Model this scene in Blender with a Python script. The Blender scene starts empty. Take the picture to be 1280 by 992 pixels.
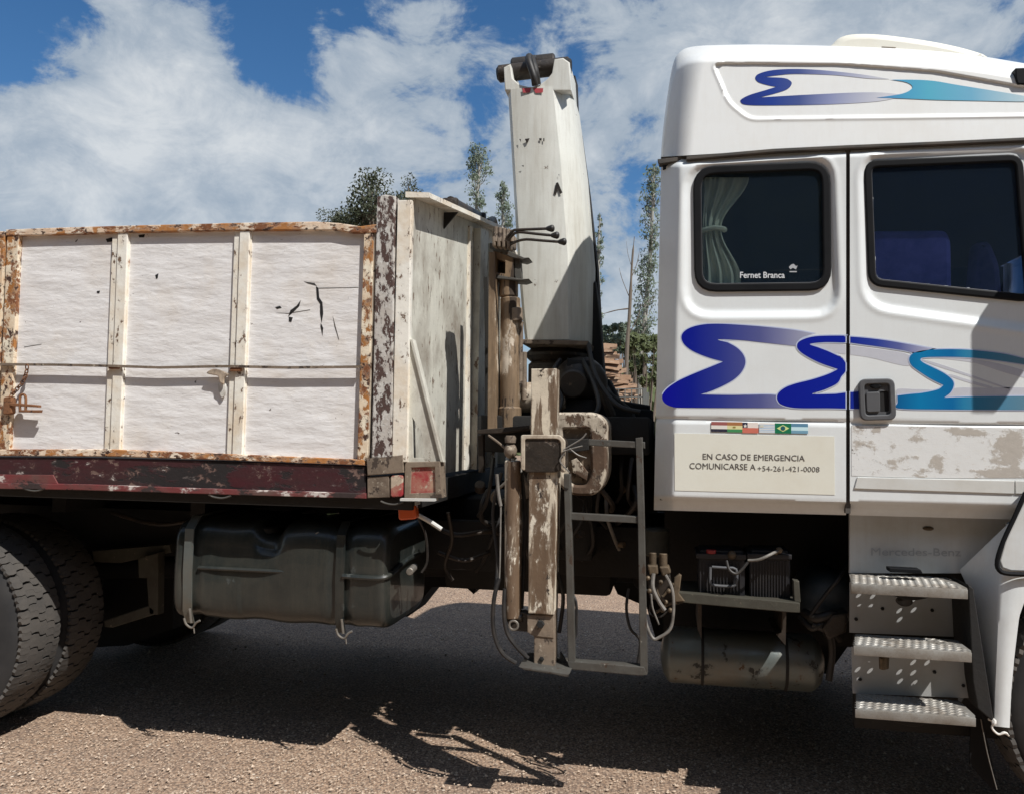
import bpy, bmesh, math, random
from mathutils import Vector, Matrix, noise as mnoise
from math import radians, sin, cos, pi, tan, atan2, sqrt, exp
random.seed(7)
SC = bpy.context.scene
COL = SC.collection

# ------------------------------------------------------------------ camera
F = 1050.0
TH, PITCH, ROLL = radians(10.8), radians(2.2), radians(0.9)
CAM = Vector((0, -3.41, 1.52))
_r = Vector((cos(TH), sin(TH), 0))
_f = Vector((-sin(TH)*cos(PITCH), cos(TH)*cos(PITCH), sin(PITCH)))
_u = _r.cross(_f)
RIGHT = _r*cos(ROLL) + _u*sin(ROLL)
UP = _u*cos(ROLL) - _r*sin(ROLL)
FWD = _f
cd = bpy.data.cameras.new('camera'); cam = bpy.data.objects.new('camera', cd); COL.objects.link(cam)
cd.sensor_width = 36; cd.lens = 36*F/1280; cd.clip_end = 3000; cd.clip_start = 0.05
m = Matrix((RIGHT, UP, -FWD)).transposed().to_4x4(); m.translation = CAM
cam.matrix_world = m
SC.camera = cam

def ray(px, py): return (RIGHT*((px-640)/F) + UP*((496-py)/F) + FWD)
def W(px, py, Y=0.0):
    d = ray(px, py); return CAM + d*((Y-CAM.y)/d.y)
def WX(px, py, X):
    d = ray(px, py); return CAM + d*((X-CAM.x)/d.x)
def WG(px, py, Z=0.0):
    d = ray(px, py); return CAM + d*((Z-CAM.z)/d.z)
def SCL(px, Y=0.0): return (W(px+1, 530, Y)-W(px, 530, Y)).length     # metres per pixel

# ------------------------------------------------------------------ light
SUN = Vector((0.753, -0.59, 1.217)).normalized()
sl = bpy.data.lights.new('sun', 'SUN'); sl.energy = 5.0; sl.angle = radians(0.5); sl.color = (1, .972, .93)
so = bpy.data.objects.new('sun', sl); COL.objects.link(so)
so.rotation_euler = SUN.to_track_quat('Z', 'Y').to_euler(); so.location = (3, -4, 8)
world = bpy.data.worlds.new('World'); SC.world = world; world.use_nodes = True
SC.view_settings.view_transform = 'Standard'; SC.view_settings.look = 'None'
SC.view_settings.exposure = 0.1; SC.view_settings.gamma = 1.0

def build_world():
    nt = world.node_tree; nt.nodes.clear(); N = nt.nodes.new; L = nt.links.new
    out = N('ShaderNodeOutputWorld'); bg = N('ShaderNodeBackground'); L(bg.outputs[0], out.inputs[0])
    sky = N('ShaderNodeTexSky'); sky.sky_type = 'NISHITA'; sky.sun_disc = False
    sky.sun_elevation = math.asin(SUN.z); sky.sun_rotation = atan2(SUN.x, SUN.y)
    sky.altitude = 800; sky.air_density = 1.0; sky.dust_density = 0.4; sky.ozone_density = 3.0
    bg.inputs[1].default_value = 0.078
    tc = N('ShaderNodeTexCoord'); gen = tc.outputs['Generated']
    sep = N('ShaderNodeSeparateXYZ'); L(gen, sep.inputs[0])
    def mth(op, a, b=None, c=None):
        n = N('ShaderNodeMath'); n.operation = op
        for i, v in enumerate((a, b, c)):
            if v is None: continue
            if isinstance(v, (int, float)): n.inputs[i].default_value = v
            else: L(v, n.inputs[i])
        return n.outputs[0]
    cmb = N('ShaderNodeMapping'); L(gen, cmb.inputs[0]); cmb.inputs['Scale'].default_value = (1, 1, 1.55)
    def nz(scale, det, rough, dist=0.0, off=(0, 0, 0)):
        mp = N('ShaderNodeMapping'); L(cmb.outputs[0], mp.inputs[0]); mp.inputs['Location'].default_value = off
        n = N('ShaderNodeTexNoise'); L(mp.outputs[0], n.inputs['Vector'])
        n.inputs['Scale'].default_value = scale; n.inputs['Detail'].default_value = det; n.inputs['Roughness'].default_value = rough
        n.inputs['Distortion'].default_value = dist
        return n.outputs['Fac']
    n1 = nz(5.0, 10, .60, .3, (3.1, 1.7, 0)); n2 = nz(11.0, 9, .66, .5, (1, 4, 2))
    acc = mth('ADD', mth('ADD', mth('MULTIPLY', n1, 1.25), -.09), mth('MULTIPLY', mth('SUBTRACT', n2, .5), .48))
    # large banks of cloud and clear gaps, by direction
    blobs = [(160, 100, .11, .22), (250, 110, .06, .12), (90, 190, .12, .14), (330, 190, .10, .08), (470, 200, .09, .10), (80, 275, .10, .12), (540, 60, .06, .14),
             (330, 275, .12, .08), (240, 265, .08, .06), (690, 60, .09, .08), (860, 30, .14, .08), (1100, 20, .12, .05), (600, 180, .10, .05), (780, 250, .14, .08), (960, 10, .1, .06),
             (370, 60, .065, -.20), (455, 35, .05, -.15), (25, 85, .05, -.18), (500, 130, .04, -.14), (700, 150, .04, -.08), (590, 110, .03, -.08), (130, 235, .05, -.08), (345, 225, .035, -.10), (395, 125, .035, -.10), (455, 95, .04, .10), (300, 15, .06, -.14), (320, 75, .03, -.12),
             (212, 222, .07, -.20), (290, 240, .04, -.08), (20, 20, .08, -.14), (630, 10, .06, -.16), (575, 15, .04, -.08), (780, 30, .05, -.06), (1250, 30, .08, -.05), (120, 20, .04, -.10),
             (525, 245, .05, -.10), (775, 170, .055, -.10), (800, 110, .04, -.06), (30, 175, .03, -.05), (600, 110, .03, -.06)]
    for (px, py, r, a) in blobs:
        d = ray(px, py).normalized()
        v = N('ShaderNodeVectorMath'); v.operation = 'DISTANCE'; L(gen, v.inputs[0]); v.inputs[1].default_value = d
        q = mth('MULTIPLY', mth('POWER', mth('DIVIDE', v.outputs['Value'], r), 2.0), -1.0)
        acc = mth('ADD', acc, mth('MULTIPLY', mth('EXPONENT', q), a))
    mr = N('ShaderNodeMapRange'); mr.interpolation_type = 'SMOOTHSTEP'; L(acc, mr.inputs[0])
    mr.inputs[1].default_value = .455; mr.inputs[2].default_value = .60; mr.inputs[3].default_value = 0; mr.inputs[4].default_value = .93
    cr = N('ShaderNodeValToRGB'); L(mth('ADD', mth('MULTIPLY', acc, .8), mth('MULTIPLY', n2, .35)), cr.inputs[0])
    e = cr.color_ramp.elements; e[0].position = .42; e[0].color = (2.9, 3.9, 5.1, 1); e[1].position = .93; e[1].color = (8.4, 8.8, 9.1, 1)
    mid = cr.color_ramp.elements.new(.67); mid.color = (5.0, 5.8, 6.7, 1)
    mx = N('ShaderNodeMixRGB'); L(mr.outputs[0], mx.inputs[0])
    hs = N('ShaderNodeHueSaturation'); hs.inputs['Saturation'].default_value = 1.24; hs.inputs['Value'].default_value = 1.22; L(sky.outputs[0], hs.inputs['Color'])
    L(hs.outputs[0], mx.inputs[1]); L(cr.outputs[0], mx.inputs[2]); L(mx.outputs[0], bg.inputs[0])
build_world()

# ------------------------------------------------------------------ materials
class MB:
    def __init__(s, name):
        s.m = bpy.data.materials.new(name); s.m.use_nodes = True
        s.nt = s.m.node_tree; s.N = s.nt.nodes.new; s.L = s.nt.links.new
        s.p = s.nt.nodes['Principled BSDF']; s.tc = s.N('ShaderNodeTexCoord')
    def set(s, sock, v):
        if isinstance(v, (int, float)): s.p.inputs[sock].default_value = v
        elif isinstance(v, tuple): s.p.inputs[sock].default_value = v if len(v) == 4 else (*v, 1)
        else: s.L(v, s.p.inputs[sock])
    def co(s, stretch=(1, 1, 1), rot=(0, 0, 0), off=(0, 0, 0)):
        mp = s.N('ShaderNodeMapping'); s.L(s.tc.outputs['Object'], mp.inputs[0]); mp.inputs['Scale'].default_value = stretch
        mp.inputs['Rotation'].default_value = rot; mp.inputs['Location'].default_value = off
        return mp.outputs[0]
    def noise(s, scale, det=5, rough=.6, stretch=(1, 1, 1), dist=0, off=(0, 0, 0), rot=(0, 0, 0)):
        n = s.N('ShaderNodeTexNoise'); s.L(s.co(stretch, rot, off), n.inputs['Vector'])
        n.inputs['Scale'].default_value = scale; n.inputs['Detail'].default_value = det
        n.inputs['Roughness'].default_value = rough; n.inputs['Distortion'].default_value = dist
        return n.outputs['Fac']
    def voro(s, scale, feature='F1', out='Distance', stretch=(1, 1, 1), rnd=1.0):
        n = s.N('ShaderNodeTexVoronoi'); n.feature = feature; s.L(s.co(stretch), n.inputs['Vector']); n.inputs['Scale'].default_value = scale
        n.inputs['Randomness'].default_value = rnd
        return n.outputs[out]
    def math(s, op, a, b=None, c=None):
        n = s.N('ShaderNodeMath'); n.operation = op
        for i, v in enumerate((a, b, c)):
            if v is None: continue
            if isinstance(v, (int, float)): n.inputs[i].default_value = v
            else: s.L(v, n.inputs[i])
        return n.outputs[0]
    def step(s, v, lo, hi, a=0., b=1.):
        n = s.N('ShaderNodeMapRange'); s.L(v, n.inputs[0])
        for i, q in enumerate((lo, hi, a, b)): n.inputs[i+1].default_value = q
        return n.outputs[0]
    def mix(s, f, a, b):
        n = s.N('ShaderNodeMixRGB')
        for i, v in enumerate((f, a, b)):
            if isinstance(v, (int, float)): n.inputs[i].default_value = v
            elif isinstance(v, tuple): n.inputs[i].default_value = (*v, 1)
            else: s.L(v, n.inputs[i])
        return n.outputs[0]
    def ramp(s, f, stops, interp='LINEAR'):
        n = s.N('ShaderNodeValToRGB'); s.L(f, n.inputs[0]); n.color_ramp.interpolation = interp
        el = n.color_ramp.elements
        while len(el) < len(stops): el.new(.5)
        for e, (p, c) in zip(el, stops): e.position = p; e.color = (*c, 1)
        return n.outputs[0]
    def bump(s, h, strength=.4, dist=.01, prev=None):
        n = s.N('ShaderNodeBump'); s.L(h, n.inputs['Height']); n.inputs['Strength'].default_value = strength
        n.inputs['Distance'].default_value = dist
        if prev: s.L(prev, n.inputs['Normal'])
        return n.outputs[0]
    def xyz(s):
        n = s.N('ShaderNodeSeparateXYZ'); s.L(s.tc.outputs['Object'], n.inputs[0]); return n.outputs

def paint(name, base, rough=.5, metal=0, chips=(), dirt=(.12, .09, .06), dirt_amt=.25, dirt_scale=4, dirt_st=(1, 1, 1),
          bump=.15, bscale=60, var=.12, coat=0, streak=0, fine=.0, spec=.5, low=None):
    """base colour with blotchy dirt; chips = [(threshold, scale, colour, stretch)] layers showing what lies under the paint"""
    b = MB(name)
    n = b.noise(dirt_scale, 7, .65, dirt_st)
    lighter = tuple(min(1, c*(1+var)) for c in base); darker = tuple(c*(1-var) for c in base)
    col = b.mix(b.noise(dirt_scale*3.1, 4, .6), darker, lighter)
    col = b.mix(b.step(n, .42, .72, 0, dirt_amt), col, dirt)
    if streak: col = b.mix(b.step(b.noise(9, 6, .7, (6, 6, .35)), .48, .75, 0, streak), col, dirt)
    if fine: col = b.mix(b.step(b.noise(160, 3, .6), .5, .8, 0, fine), col, dirt)
    if low:      # road dirt thrown up from below
        zf = b.step(b.math('ADD', b.xyz()[2], b.math('MULTIPLY', b.math('SUBTRACT', b.noise(6, 6, .7), .5), 1.0)), low[0], low[1], low[2], 0)
        col = b.mix(b.math('MULTIPLY', zf, b.step(b.noise(30, 6, .75, (1, 1, .5)), .35, .7)), col, dirt)
    hgt = b.noise(bscale, 5, .6)
    rg = b.step(n, .3, .7, rough, min(1, rough+.2))
    for i, (thr, sc, cc, st) in enumerate(chips):
        cn = b.noise(sc, 8, .68, st, .2, (i*3.3, 1.7*i, 0))
        mk = b.step(cn, thr, thr+.022)
        c2 = b.mix(b.noise(sc*4, 4, .6), tuple(x*.6 for x in cc), tuple(min(1, x*1.35) for x in cc))
        halo = b.step(cn, thr-.05, thr, 0, .35)
        col = b.mix(halo, col, tuple(.5*(x+y) for x, y in zip(cc, base)))
        col = b.mix(mk, col, c2)
        hgt = b.math('SUBTRACT', hgt, b.math('MULTIPLY', mk, .8))
        rg = b.math('MAXIMUM', rg, b.math('MULTIPLY', mk, .85))
    b.set('Base Color', col); b.set('Roughness', rg); b.set('Metallic', metal)
    if coat: b.set('Coat Weight', coat)
    b.set('Specular IOR Level', spec)
    b.set('Normal', b.bump(hgt, bump, .004))
    return b.m

RUST = (.20, .075, .028); DRUST = (.055, .024, .014); CREAM = (.74, .68, .53)
M = {}
def white_board():
    b = MB('weathered_white_board')
    n = b.noise(3, 6, .6)
    col = b.mix(n, (.71, .685, .67), (.80, .79, .78))
    grain = b.noise(21, 9, .74, (1, 1, 3.2), 1.6)
    crack = b.step(b.noise(22, 10, .8, (1, 1, 6), 1.0, (4, 0, 1)), .60, .66)
    col = b.mix(b.step(grain, .52, .75, 0, .4), col, (.44, .40, .37))
    col = b.mix(b.math('MULTIPLY', crack, .55), col, (.22, .17, .14))
    spot = b.step(b.noise(20, 8, .65, (1, 1, 1), .3, (9, 2, 5)), .69, .71)
    col = b.mix(spot, col, (.09, .07, .06))
    vert = b.step(b.noise(10, 8, .8, (7, 7, .9), .3, (1, 7, 2)), .66, .72, 0, .35)
    col = b.mix(vert, col, (.35, .30, .27))
    rim = b.step(b.noise(2.5, 7, .65, (1, 1, 1), .3, (2, 2, 2)), .50, .72, 0, .42)
    col = b.mix(rim, col, (.61, .51, .39))
    b.set('Base Color', col); b.set('Roughness', .75)
    nb = b.bump(grain, .26, .008); nb = b.bump(b.noise(5, 3, .5, (1, 1, 3)), .3, .03, nb)
    b.set('Normal', nb); return b.m
M['board'] = white_board()
M['rusty_cream'] = paint('rusty_cream_paint', (.80, .73, .58), .6, chips=[(.515, 13, (.34, .14, .035), (1, 1, .8)), (.545, 22, RUST, (1, 1, .8)), (.575, 26, DRUST, (1, 1, .8))], dirt=(.50, .25, .08), dirt_amt=.85, dirt_scale=7, bump=.4)
M['rusty_white'] = paint('chipped_white_paint', (.80, .77, .69), .6, chips=[(.60, 26, (.15, .09, .055), (1, 1, .6)), (.66, 9, (.30, .15, .07), (1, 1, .8))], dirt=(.58, .42, .24), dirt_amt=.7, dirt_scale=6, bump=.35)
M['rusty_rail'] = paint('rusty_rail_paint', (.80, .69, .55), .65, chips=[(.50, 15, (.40, .17, .05), (.4, 1, 1)), (.54, 24, RUST, (.45, 1, 1)), (.57, 40, DRUST, (.6, 1, 1))], dirt=(.46, .22, .08), dirt_amt=.8, dirt_scale=8, bump=.5)
M['peeled'] = paint('peeled_brown_post_paint', (.56, .54, .50), .75, chips=[(.505, 20, (.075, .042, .034), (1.6, 1.6, .8)), (.60, 44, (.66, .64, .60), (1.5, 1.5, .8))], dirt=(.25, .17, .12), dirt_amt=.6, dirt_scale=6, bump=.6)
M['headboard'] = paint('scuffed_cream_paint', (.62, .61, .535), .6, chips=[(.60, 20, (.17, .12, .085), (1, 1.4, .5)), (.665, 9, (.10, .07, .05), (1, 1, .8))], dirt=(.20, .16, .12), dirt_amt=1.0, dirt_scale=3.2, dirt_st=(1, 1, .8), streak=.16, bump=.2, fine=.15, low=(1.15, 1.75, .6))
M['red_sill'] = paint('worn_dark_red_paint', (.050, .008, .012), .5, chips=[(.50, 5, (.014, .010, .010), (.35, 1, 1)), (.64, 20, (.50, .45, .41), (.5, 1, 1)), (.60, 34, (.16, .10, .08), (.6, 1, .8))], dirt=(.022, .016, .014), dirt_amt=.95, dirt_scale=4, dirt_st=(.5, 1, 1.5), bump=.4)
M['red_lip'] = paint('worn_red_lip_paint', (.16, .035, .035), .5, chips=[(.585, 16, (.56, .50, .46), (.5, 1, 1)), (.55, 9, (.035, .022, .02), (.5, 1, 1))], dirt=(.10, .075, .06), dirt_amt=.8, dirt_scale=6, bump=.3)
M['red_block'] = paint('worn_red_reflector', (.30, .028, .035), .4, chips=[(.56, 18, (.45, .36, .27), (1, 1, 1))], dirt=(.40, .28, .19), dirt_amt=.9, dirt_scale=12, bump=.3)
M['grimy'] = paint('grimy_brown_steel', (.215, .165, .12), .65, chips=[(.57, 20, (.055, .038, .028), (1, 1, .8)), (.63, 30, (.42, .36, .28), (1, 1, 1))], dirt=(.07, .048, .033), dirt_amt=.85, dirt_scale=7, bump=.4)
M['grease_brown'] = paint('grease_brown_steel_with_paint_remains', (.15, .098, .06), .5, chips=[(.525, 5, (.60, .525, .41), (2.6, 2.6, .42)), (.585, 16, (.66, .60, .49), (1.5, 1.5, .6)), (.62, 22, (.035, .023, .016), (1, 1, .7))], dirt=(.10, .062, .036), dirt_amt=.9, dirt_scale=5, dirt_st=(2, 2, .5), bump=.35, streak=.6)
M['oilbox'] = paint('oil_stained_peeling_cream_paint', (.56, .49, .39), .5, chips=[(.50, 6, (.085, .05, .03), (1.3, 1.3, 1)), (.585, 24, (.05, .033, .022), (1, 1, .8))], dirt=(.10, .066, .042), dirt_amt=1.0, dirt_scale=8, bump=.35, streak=.5)
M['grease_white'] = paint('greasy_rusted_white_paint', (.60, .53, .42), .5, chips=[(.57, 8, (.12, .068, .036), (1.5, 1.5, 1)), (.60, 26, (.07, .045, .03), (1, 1, .8))], dirt=(.17, .105, .06), dirt_amt=1.0, dirt_scale=6, dirt_st=(1, 1, .8), bump=.35, streak=.5)
M['brown_tube'] = paint('oily_brown_cylinder', (.25, .175, .11), .35, chips=[(.60, 7, (.58, .50, .40), (1, 1, .45)), (.56, 9, (.045, .03, .02), (2, 2, .3))], dirt=(.06, .038, .022), dirt_amt=1.0, dirt_scale=4, dirt_st=(2.5, 2.5, .4), bump=.3, streak=.6)
M['crane'] = paint('aged_cream_crane_paint', (.67, .67, .615), .42, chips=[(.68, 18, (.14, .10, .07), (1, 1, 1))], dirt=(.36, .32, .25), dirt_amt=.6, dirt_scale=2.5, dirt_st=(2, 2, .35), streak=.4, bump=.12, fine=.15)
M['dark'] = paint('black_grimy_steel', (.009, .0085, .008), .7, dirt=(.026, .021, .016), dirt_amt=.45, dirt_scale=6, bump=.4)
M['dark_oil'] = paint('oily_dark_brown_steel', (.022, .017, .013), .4, chips=[(.62, 22, (.12, .085, .06), (1, 1, 1))], dirt=(.055, .037, .024), dirt_amt=.7, dirt_scale=9, bump=.5)
M['tank'] = paint('dusty_grey_green_tank', (.012, .017, .017), .26, chips=[(.68, 12, (.06, .05, .038), (1, 1, .6)), (.64, 5, (.05, .055, .05), (1, 1, 1))], dirt=(.06, .055, .042), dirt_amt=.55, dirt_scale=3.2, bump=.22, streak=.35, fine=.15, coat=.25)
M['airtank'] = paint('dusty_air_tank', (.13, .15, .145), .28, metal=.35, chips=[(.62, 9, (.11, .065, .035), (1.5, 1, 1)), (.60, 5, (.05, .05, .045), (1, 1, 1))], dirt=(.17, .13, .085), dirt_amt=.7, dirt_scale=4, bump=.15, fine=.3)
M['blue_grey'] = paint('dusty_blue_grey_paint', (.055, .072, .085), .4, dirt=(.13, .115, .09), dirt_amt=.5, dirt_scale=5, bump=.15)
M['frame'] = paint('worn_grey_frame_steel', (.075, .072, .063), .5, chips=[(.60, 22, (.05, .03, .018), (1, 1, .7)), (.66, 30, (.28, .26, .22), (1, 1, .7))], dirt=(.035, .027, .02), dirt_amt=.8, dirt_scale=8, bump=.3)
M['bracket'] = paint('dusty_olive_bracket', (.05, .047, .034), .6, chips=[(.64, 26, (.15, .125, .09), (1, 1, 1))], dirt=(.03, .023, .016), dirt_amt=.7, dirt_scale=8, bump=.3)
M['cab'] = paint('white_cab_paint', (.735, .765, .765), .28, dirt=(.50, .48, .44), dirt_amt=.25, dirt_scale=2.2, var=.02, bump=.02, bscale=12, coat=.3, fine=.10, streak=.08, low=(1.15, 1.7, .2))
M['fairing'] = paint('white_roof_fairing_gelcoat', (.74, .75, .735), .36, chips=[(.74, 18, (.2, .17, .14), (1, 1, 1))], dirt=(.54, .50, .43), dirt_amt=.3, dirt_scale=2.5, var=.02, bump=.04, bscale=16, coat=.15, streak=.14)
M['cream_plastic'] = paint('cream_plastic', (.78, .755, .66), .4, dirt=(.55, .48, .36), dirt_amt=.3, var=.03, bump=.04)
M['sticker'] = paint('cream_vinyl_panel', (.72, .71, .62), .4, dirt=(.55, .49, .37), dirt_amt=.3, var=.02, bump=.02, dirt_scale=5)
M['moulding'] = paint('pale_grey_moulding', (.60, .605, .58), .45, dirt=(.42, .38, .31), dirt_amt=.5, var=.04, bump=.05)
M['greywhite'] = paint('dusty_pale_grey_plastic', (.60, .62, .62), .45, chips=[(.77, 12, (.1, .08, .06), (1, 1, 1))], dirt=(.40, .35, .28), dirt_amt=.45, var=.04, bump=.06, streak=.15)
M['seal'] = paint('black_rubber_seal', (.006, .0065, .008), .5, dirt=(.02, .019, .018), dirt_amt=.3, bump=.05, spec=.15)
M['gap'] = paint('door_gap_rubber', (.05, .048, .045), .7, dirt=(.16, .13, .10), dirt_amt=.7, bump=.1)
M['handle'] = paint('grey_black_handle_plastic', (.075, .078, .085), .45, dirt=(.18, .17, .16), dirt_amt=.35, bump=.08, var=.1)
M['void'] = paint('matt_black_recess', (.008, .008, .009), .8, bump=.05, dirt_amt=.1)
M['alu'] = paint('scuffed_aluminium_tread', (.32, .31, .285), .5, metal=.5, dirt=(.16, .125, .09), dirt_amt=.9, dirt_scale=9, bump=.2, fine=.5)
M['riser'] = paint('dusty_grey_riser', (.37, .38, .38), .45, dirt=(.30, .27, .23), dirt_amt=.5, dirt_scale=5, bump=.08, var=.05)
M['hose'] = paint('black_rubber_hose', (.014, .013, .013), .45, dirt=(.07, .055, .04), dirt_amt=.45, dirt_scale=14, bump=.1)
M['palehose'] = paint('dusty_grey_hose', (.20, .185, .165), .5, dirt=(.06, .05, .04), dirt_amt=.8, dirt_scale=18, bump=.1)
M['rubber'] = paint('dusty_tyre_rubber', (.060, .055, .05), .85, dirt=(.115, .10, .085), dirt_amt=.6, dirt_scale=5, bump=.3, bscale=120, fine=.3)
M['sidewall'] = paint('dark_tyre_sidewall', (.02, .02, .021), .6, dirt=(.06, .055, .05), dirt_amt=.4, dirt_scale=6, bump=.1)
M['battery'] = paint('black_battery_case', (.012, .012, .015), .45, dirt=(.045, .036, .03), dirt_amt=.5, dirt_scale=12, bump=.1)
M['rust'] = paint('rusted_iron', (.17, .075, .035), .8, chips=[(.6, 30, (.05, .025, .018), (1, 1, 1))], dirt=(.3, .13, .05), dirt_amt=.6, dirt_scale=15, bump=.5)
M['brass'] = paint('tarnished_brass', (.15, .11, .07), .5, metal=.4, dirt=(.04, .03, .02), dirt_amt=.8, dirt_scale=20, bump=.3)
M['cloth'] = paint('dirty_rag_cloth', (.45, .36, .27), .9, dirt=(.06, .04, .03), dirt_amt=.9, dirt_scale=22, bump=.4)
M['whitecloth'] = paint('frayed_white_cloth', (.75, .73, .68), .9, dirt=(.2, .17, .13), dirt_amt=.7, dirt_scale=22, bump=.4)
M['bolt'] = paint('worn_steel_bolt', (.28, .26, .23), .45, metal=.6, dirt=(.08, .06, .04), dirt_amt=.7, dirt_scale=20, bump=.2)

def simple(name, col, rough=.5, **kw):
    b = MB(name); b.set('Base Color', b.mix(b.noise(30, 4, .6), tuple(c*.92 for c in col), tuple(min(1, c*1.08) for c in col)))
    b.set('Roughness', rough)
    for k, v in kw.items(): b.set(k.replace('_', ' '), v)
    return b.m
M['ink'] = simple('dark_grey_ink', (.085, .075, .07), .6)
M['white_ink'] = simple('white_print', (.62, .64, .66), .5)
M['faint'] = simple('faint_grey_lettering', (.42, .435, .455), .45)
M['orange'] = simple('orange_lens', (.62, .10, .02), .2, Coat_Weight=.5)
M['redmark'] = simple('faded_red_mark', (.42, .06, .07), .5)
M['redcap'] = simple('red_terminal_cap', (.30, .03, .03), .5)
M['wood'] = paint('brown_bark_wood', (.30, .18, .11), .85, chips=[(.56, 6, (.08, .045, .025), (.5, 1, 3)), (.60, 10, (.50, .38, .27), (.5, 1, 3))], dirt=(.42, .30, .21), dirt_amt=.7, dirt_scale=4, bump=.6, bscale=20, var=.4)
M['wire'] = paint('weathered_grey_wire', (.16, .17, .16), .6, dirt_amt=.4)
M['bark'] = paint('pale_poplar_bark', (.36, .35, .31), .9, chips=[(.62, 3, (.09, .08, .06), (1, 1, 1))], bump=.5)
M['twig'] = paint('grey_brown_twigs', (.17, .14, .11), .9, bump=.4)
def leafmat(name, a, c2, tr=.25):
    b = MB(name); col = b.mix(b.noise(1.6, 3, .6), a, c2); col = b.mix(b.noise(40, 2, .5), tuple(x*.6 for x in a), col)
    b.set('Base Color', col); b.set('Roughness', .6)
    t = b.N('ShaderNodeBsdfTranslucent'); b.L(col, t.inputs[0])
    mx = b.N('ShaderNodeMixShader'); mx.inputs[0].default_value = tr
    out = [n for n in b.nt.nodes if n.type == 'OUTPUT_MATERIAL'][0]
    b.L(b.p.outputs[0], mx.inputs[1]); b.L(t.outputs[0], mx.inputs[2]); b.L(mx.outputs[0], out.inputs[0])
    return b.m
M['leaf_dark'] = leafmat('dark_olive_leaf', (.05, .062, .03), (.10, .115, .055))
M['leaf_poplar'] = leafmat('silvery_poplar_leaf', (.16, .21, .14), (.30, .36, .27), .35)
M['leaf_bush'] = leafmat('yellow_green_bush_leaf', (.10, .13, .05), (.20, .22, .09))

def glassmat(name, tint, trans):
    b = MB(name); nt = b.nt; nt.nodes.remove(b.p); out = [n for n in nt.nodes if n.type == 'OUTPUT_MATERIAL'][0]
    t = b.N('ShaderNodeBsdfTransparent'); t.inputs[0].default_value = (*[x*trans for x in tint], 1)
    d = b.N('ShaderNodeBsdfDiffuse'); d.inputs[0].default_value = (.006, .010, .016, 1)
    g = b.N('ShaderNodeBsdfGlossy'); g.inputs['Roughness'].default_value = .03
    a = b.N('ShaderNodeAddShader'); b.L(t.outputs[0], a.inputs[0]); b.L(d.outputs[0], a.inputs[1])
    fr = b.N('ShaderNodeFresnel'); fr.inputs[0].default_value = 1.45
    bm = b.bump(b.noise(3, 2, .5), .05, .01); b.L(bm, fr.inputs['Normal']); b.L(bm, g.inputs['Normal'])
    mx = b.N('ShaderNodeMixShader'); b.L(b.math('MULTIPLY', fr.outputs[0], .85), mx.inputs[0]); b.L(a.outputs[0], mx.inputs[1]); b.L(g.outputs[0], mx.inputs[2])
    b.L(mx.outputs[0], out.inputs[0]); return b.m
M['glass'] = glassmat('dark_green_tinted_glass', (.92, .98, .96), .92)
M['glass2'] = glassmat('dark_blue_tinted_glass', (.68, .76, 1.0), .86)
M['interior'] = simple('dark_cab_lining', (.014, .024, .040), .85)
M['curtain'] = paint('pale_green_grey_curtain', (.76, .78, .73), .9, dirt_amt=.1, bump=.2, bscale=200)
M['seat'] = paint('blue_violet_seat_fabric', (.42, .36, .56), .9, dirt=(.16, .15, .30), dirt_amt=.8, dirt_scale=9, bump=.3)

def ground_mat():
    b = MB('reddish_gravel_asphalt')
    n = b.noise(.35, 5, .6); n2 = b.noise(2.3, 5, .6)
    col = b.mix(n, (.40, .255, .160), (.55, .365, .235)); col = b.mix(b.step(n2, .4, .7, 0, .55), col, (.33, .225, .155))
    v = b.N('ShaderNodeTexVoronoi'); b.L(b.co(), v.inputs[0]); v.inputs['Scale'].default_value = 85
    cc = b.ramp(b.math('MULTIPLY', 1.0, v.outputs['Color']), [(0, (.11, .07, .048)), (.32, (.26, .165, .108)), (.55, (.43, .285, .188)), (.78, (.59, .425, .30)), (1, (.82, .70, .54))])
    col = b.mix(.62, col, cc)
    v3 = b.N('ShaderNodeTexVoronoi'); b.L(b.co(off=(3, 5, 0)), v3.inputs[0]); v3.inputs['Scale'].default_value = 150
    col = b.mix(.35, col, b.ramp(v3.outputs['Color'], [(0, (.05, .04, .035)), (.6, (.34, .235, .165)), (1, (.72, .64, .52))]))
    col = b.mix(b.step(v.outputs['Distance'], .35, .8, 0, .8), col, (.08, .058, .045))
    v4 = b.N('ShaderNodeTexVoronoi'); b.L(b.co(off=(7, 1, 0)), v4.inputs[0]); v4.inputs['Scale'].default_value = 34
    sp = b.N('ShaderNodeSeparateColor'); b.L(v4.outputs['Color'], sp.inputs[0])
    stone = b.math('MULTIPLY', b.step(sp.outputs[0], .80, .82), b.step(v4.outputs['Distance'], .26, .20))
    col = b.mix(b.math('MULTIPLY', stone, .85), col, b.ramp(sp.outputs[1], [(0, (.13, .095, .08)), (.45, (.42, .33, .26)), (1, (.80, .72, .60))]))
    col = b.mix(b.step(b.noise(1.3, 5, .6, off=(4, 4, 0)), .50, .70, 0, .5), col, (.17, .12, .095))
    col = b.mix(b.step(b.noise(5, 5, .6, off=(1, 9, 0)), .55, .72, 0, .35), col, (.16, .115, .09))
    b.set('Base Color', col); b.set('Roughness', .92)
    h = b.math('ADD', b.math('MULTIPLY', b.math('SUBTRACT', 1.0, v.outputs['Distance']), .7), b.math('MULTIPLY', b.noise(28, 6, .7), 1.2))
    nb = b.bump(h, .5, .006); b.set('Normal', nb); return b.m
M['ground'] = ground_mat()
M['pebble'] = paint('mixed_pebbles', (.58, .46, .35), .85, dirt=(.2, .135, .095), dirt_amt=.8, dirt_scale=25, bump=.3, var=.5)

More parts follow.
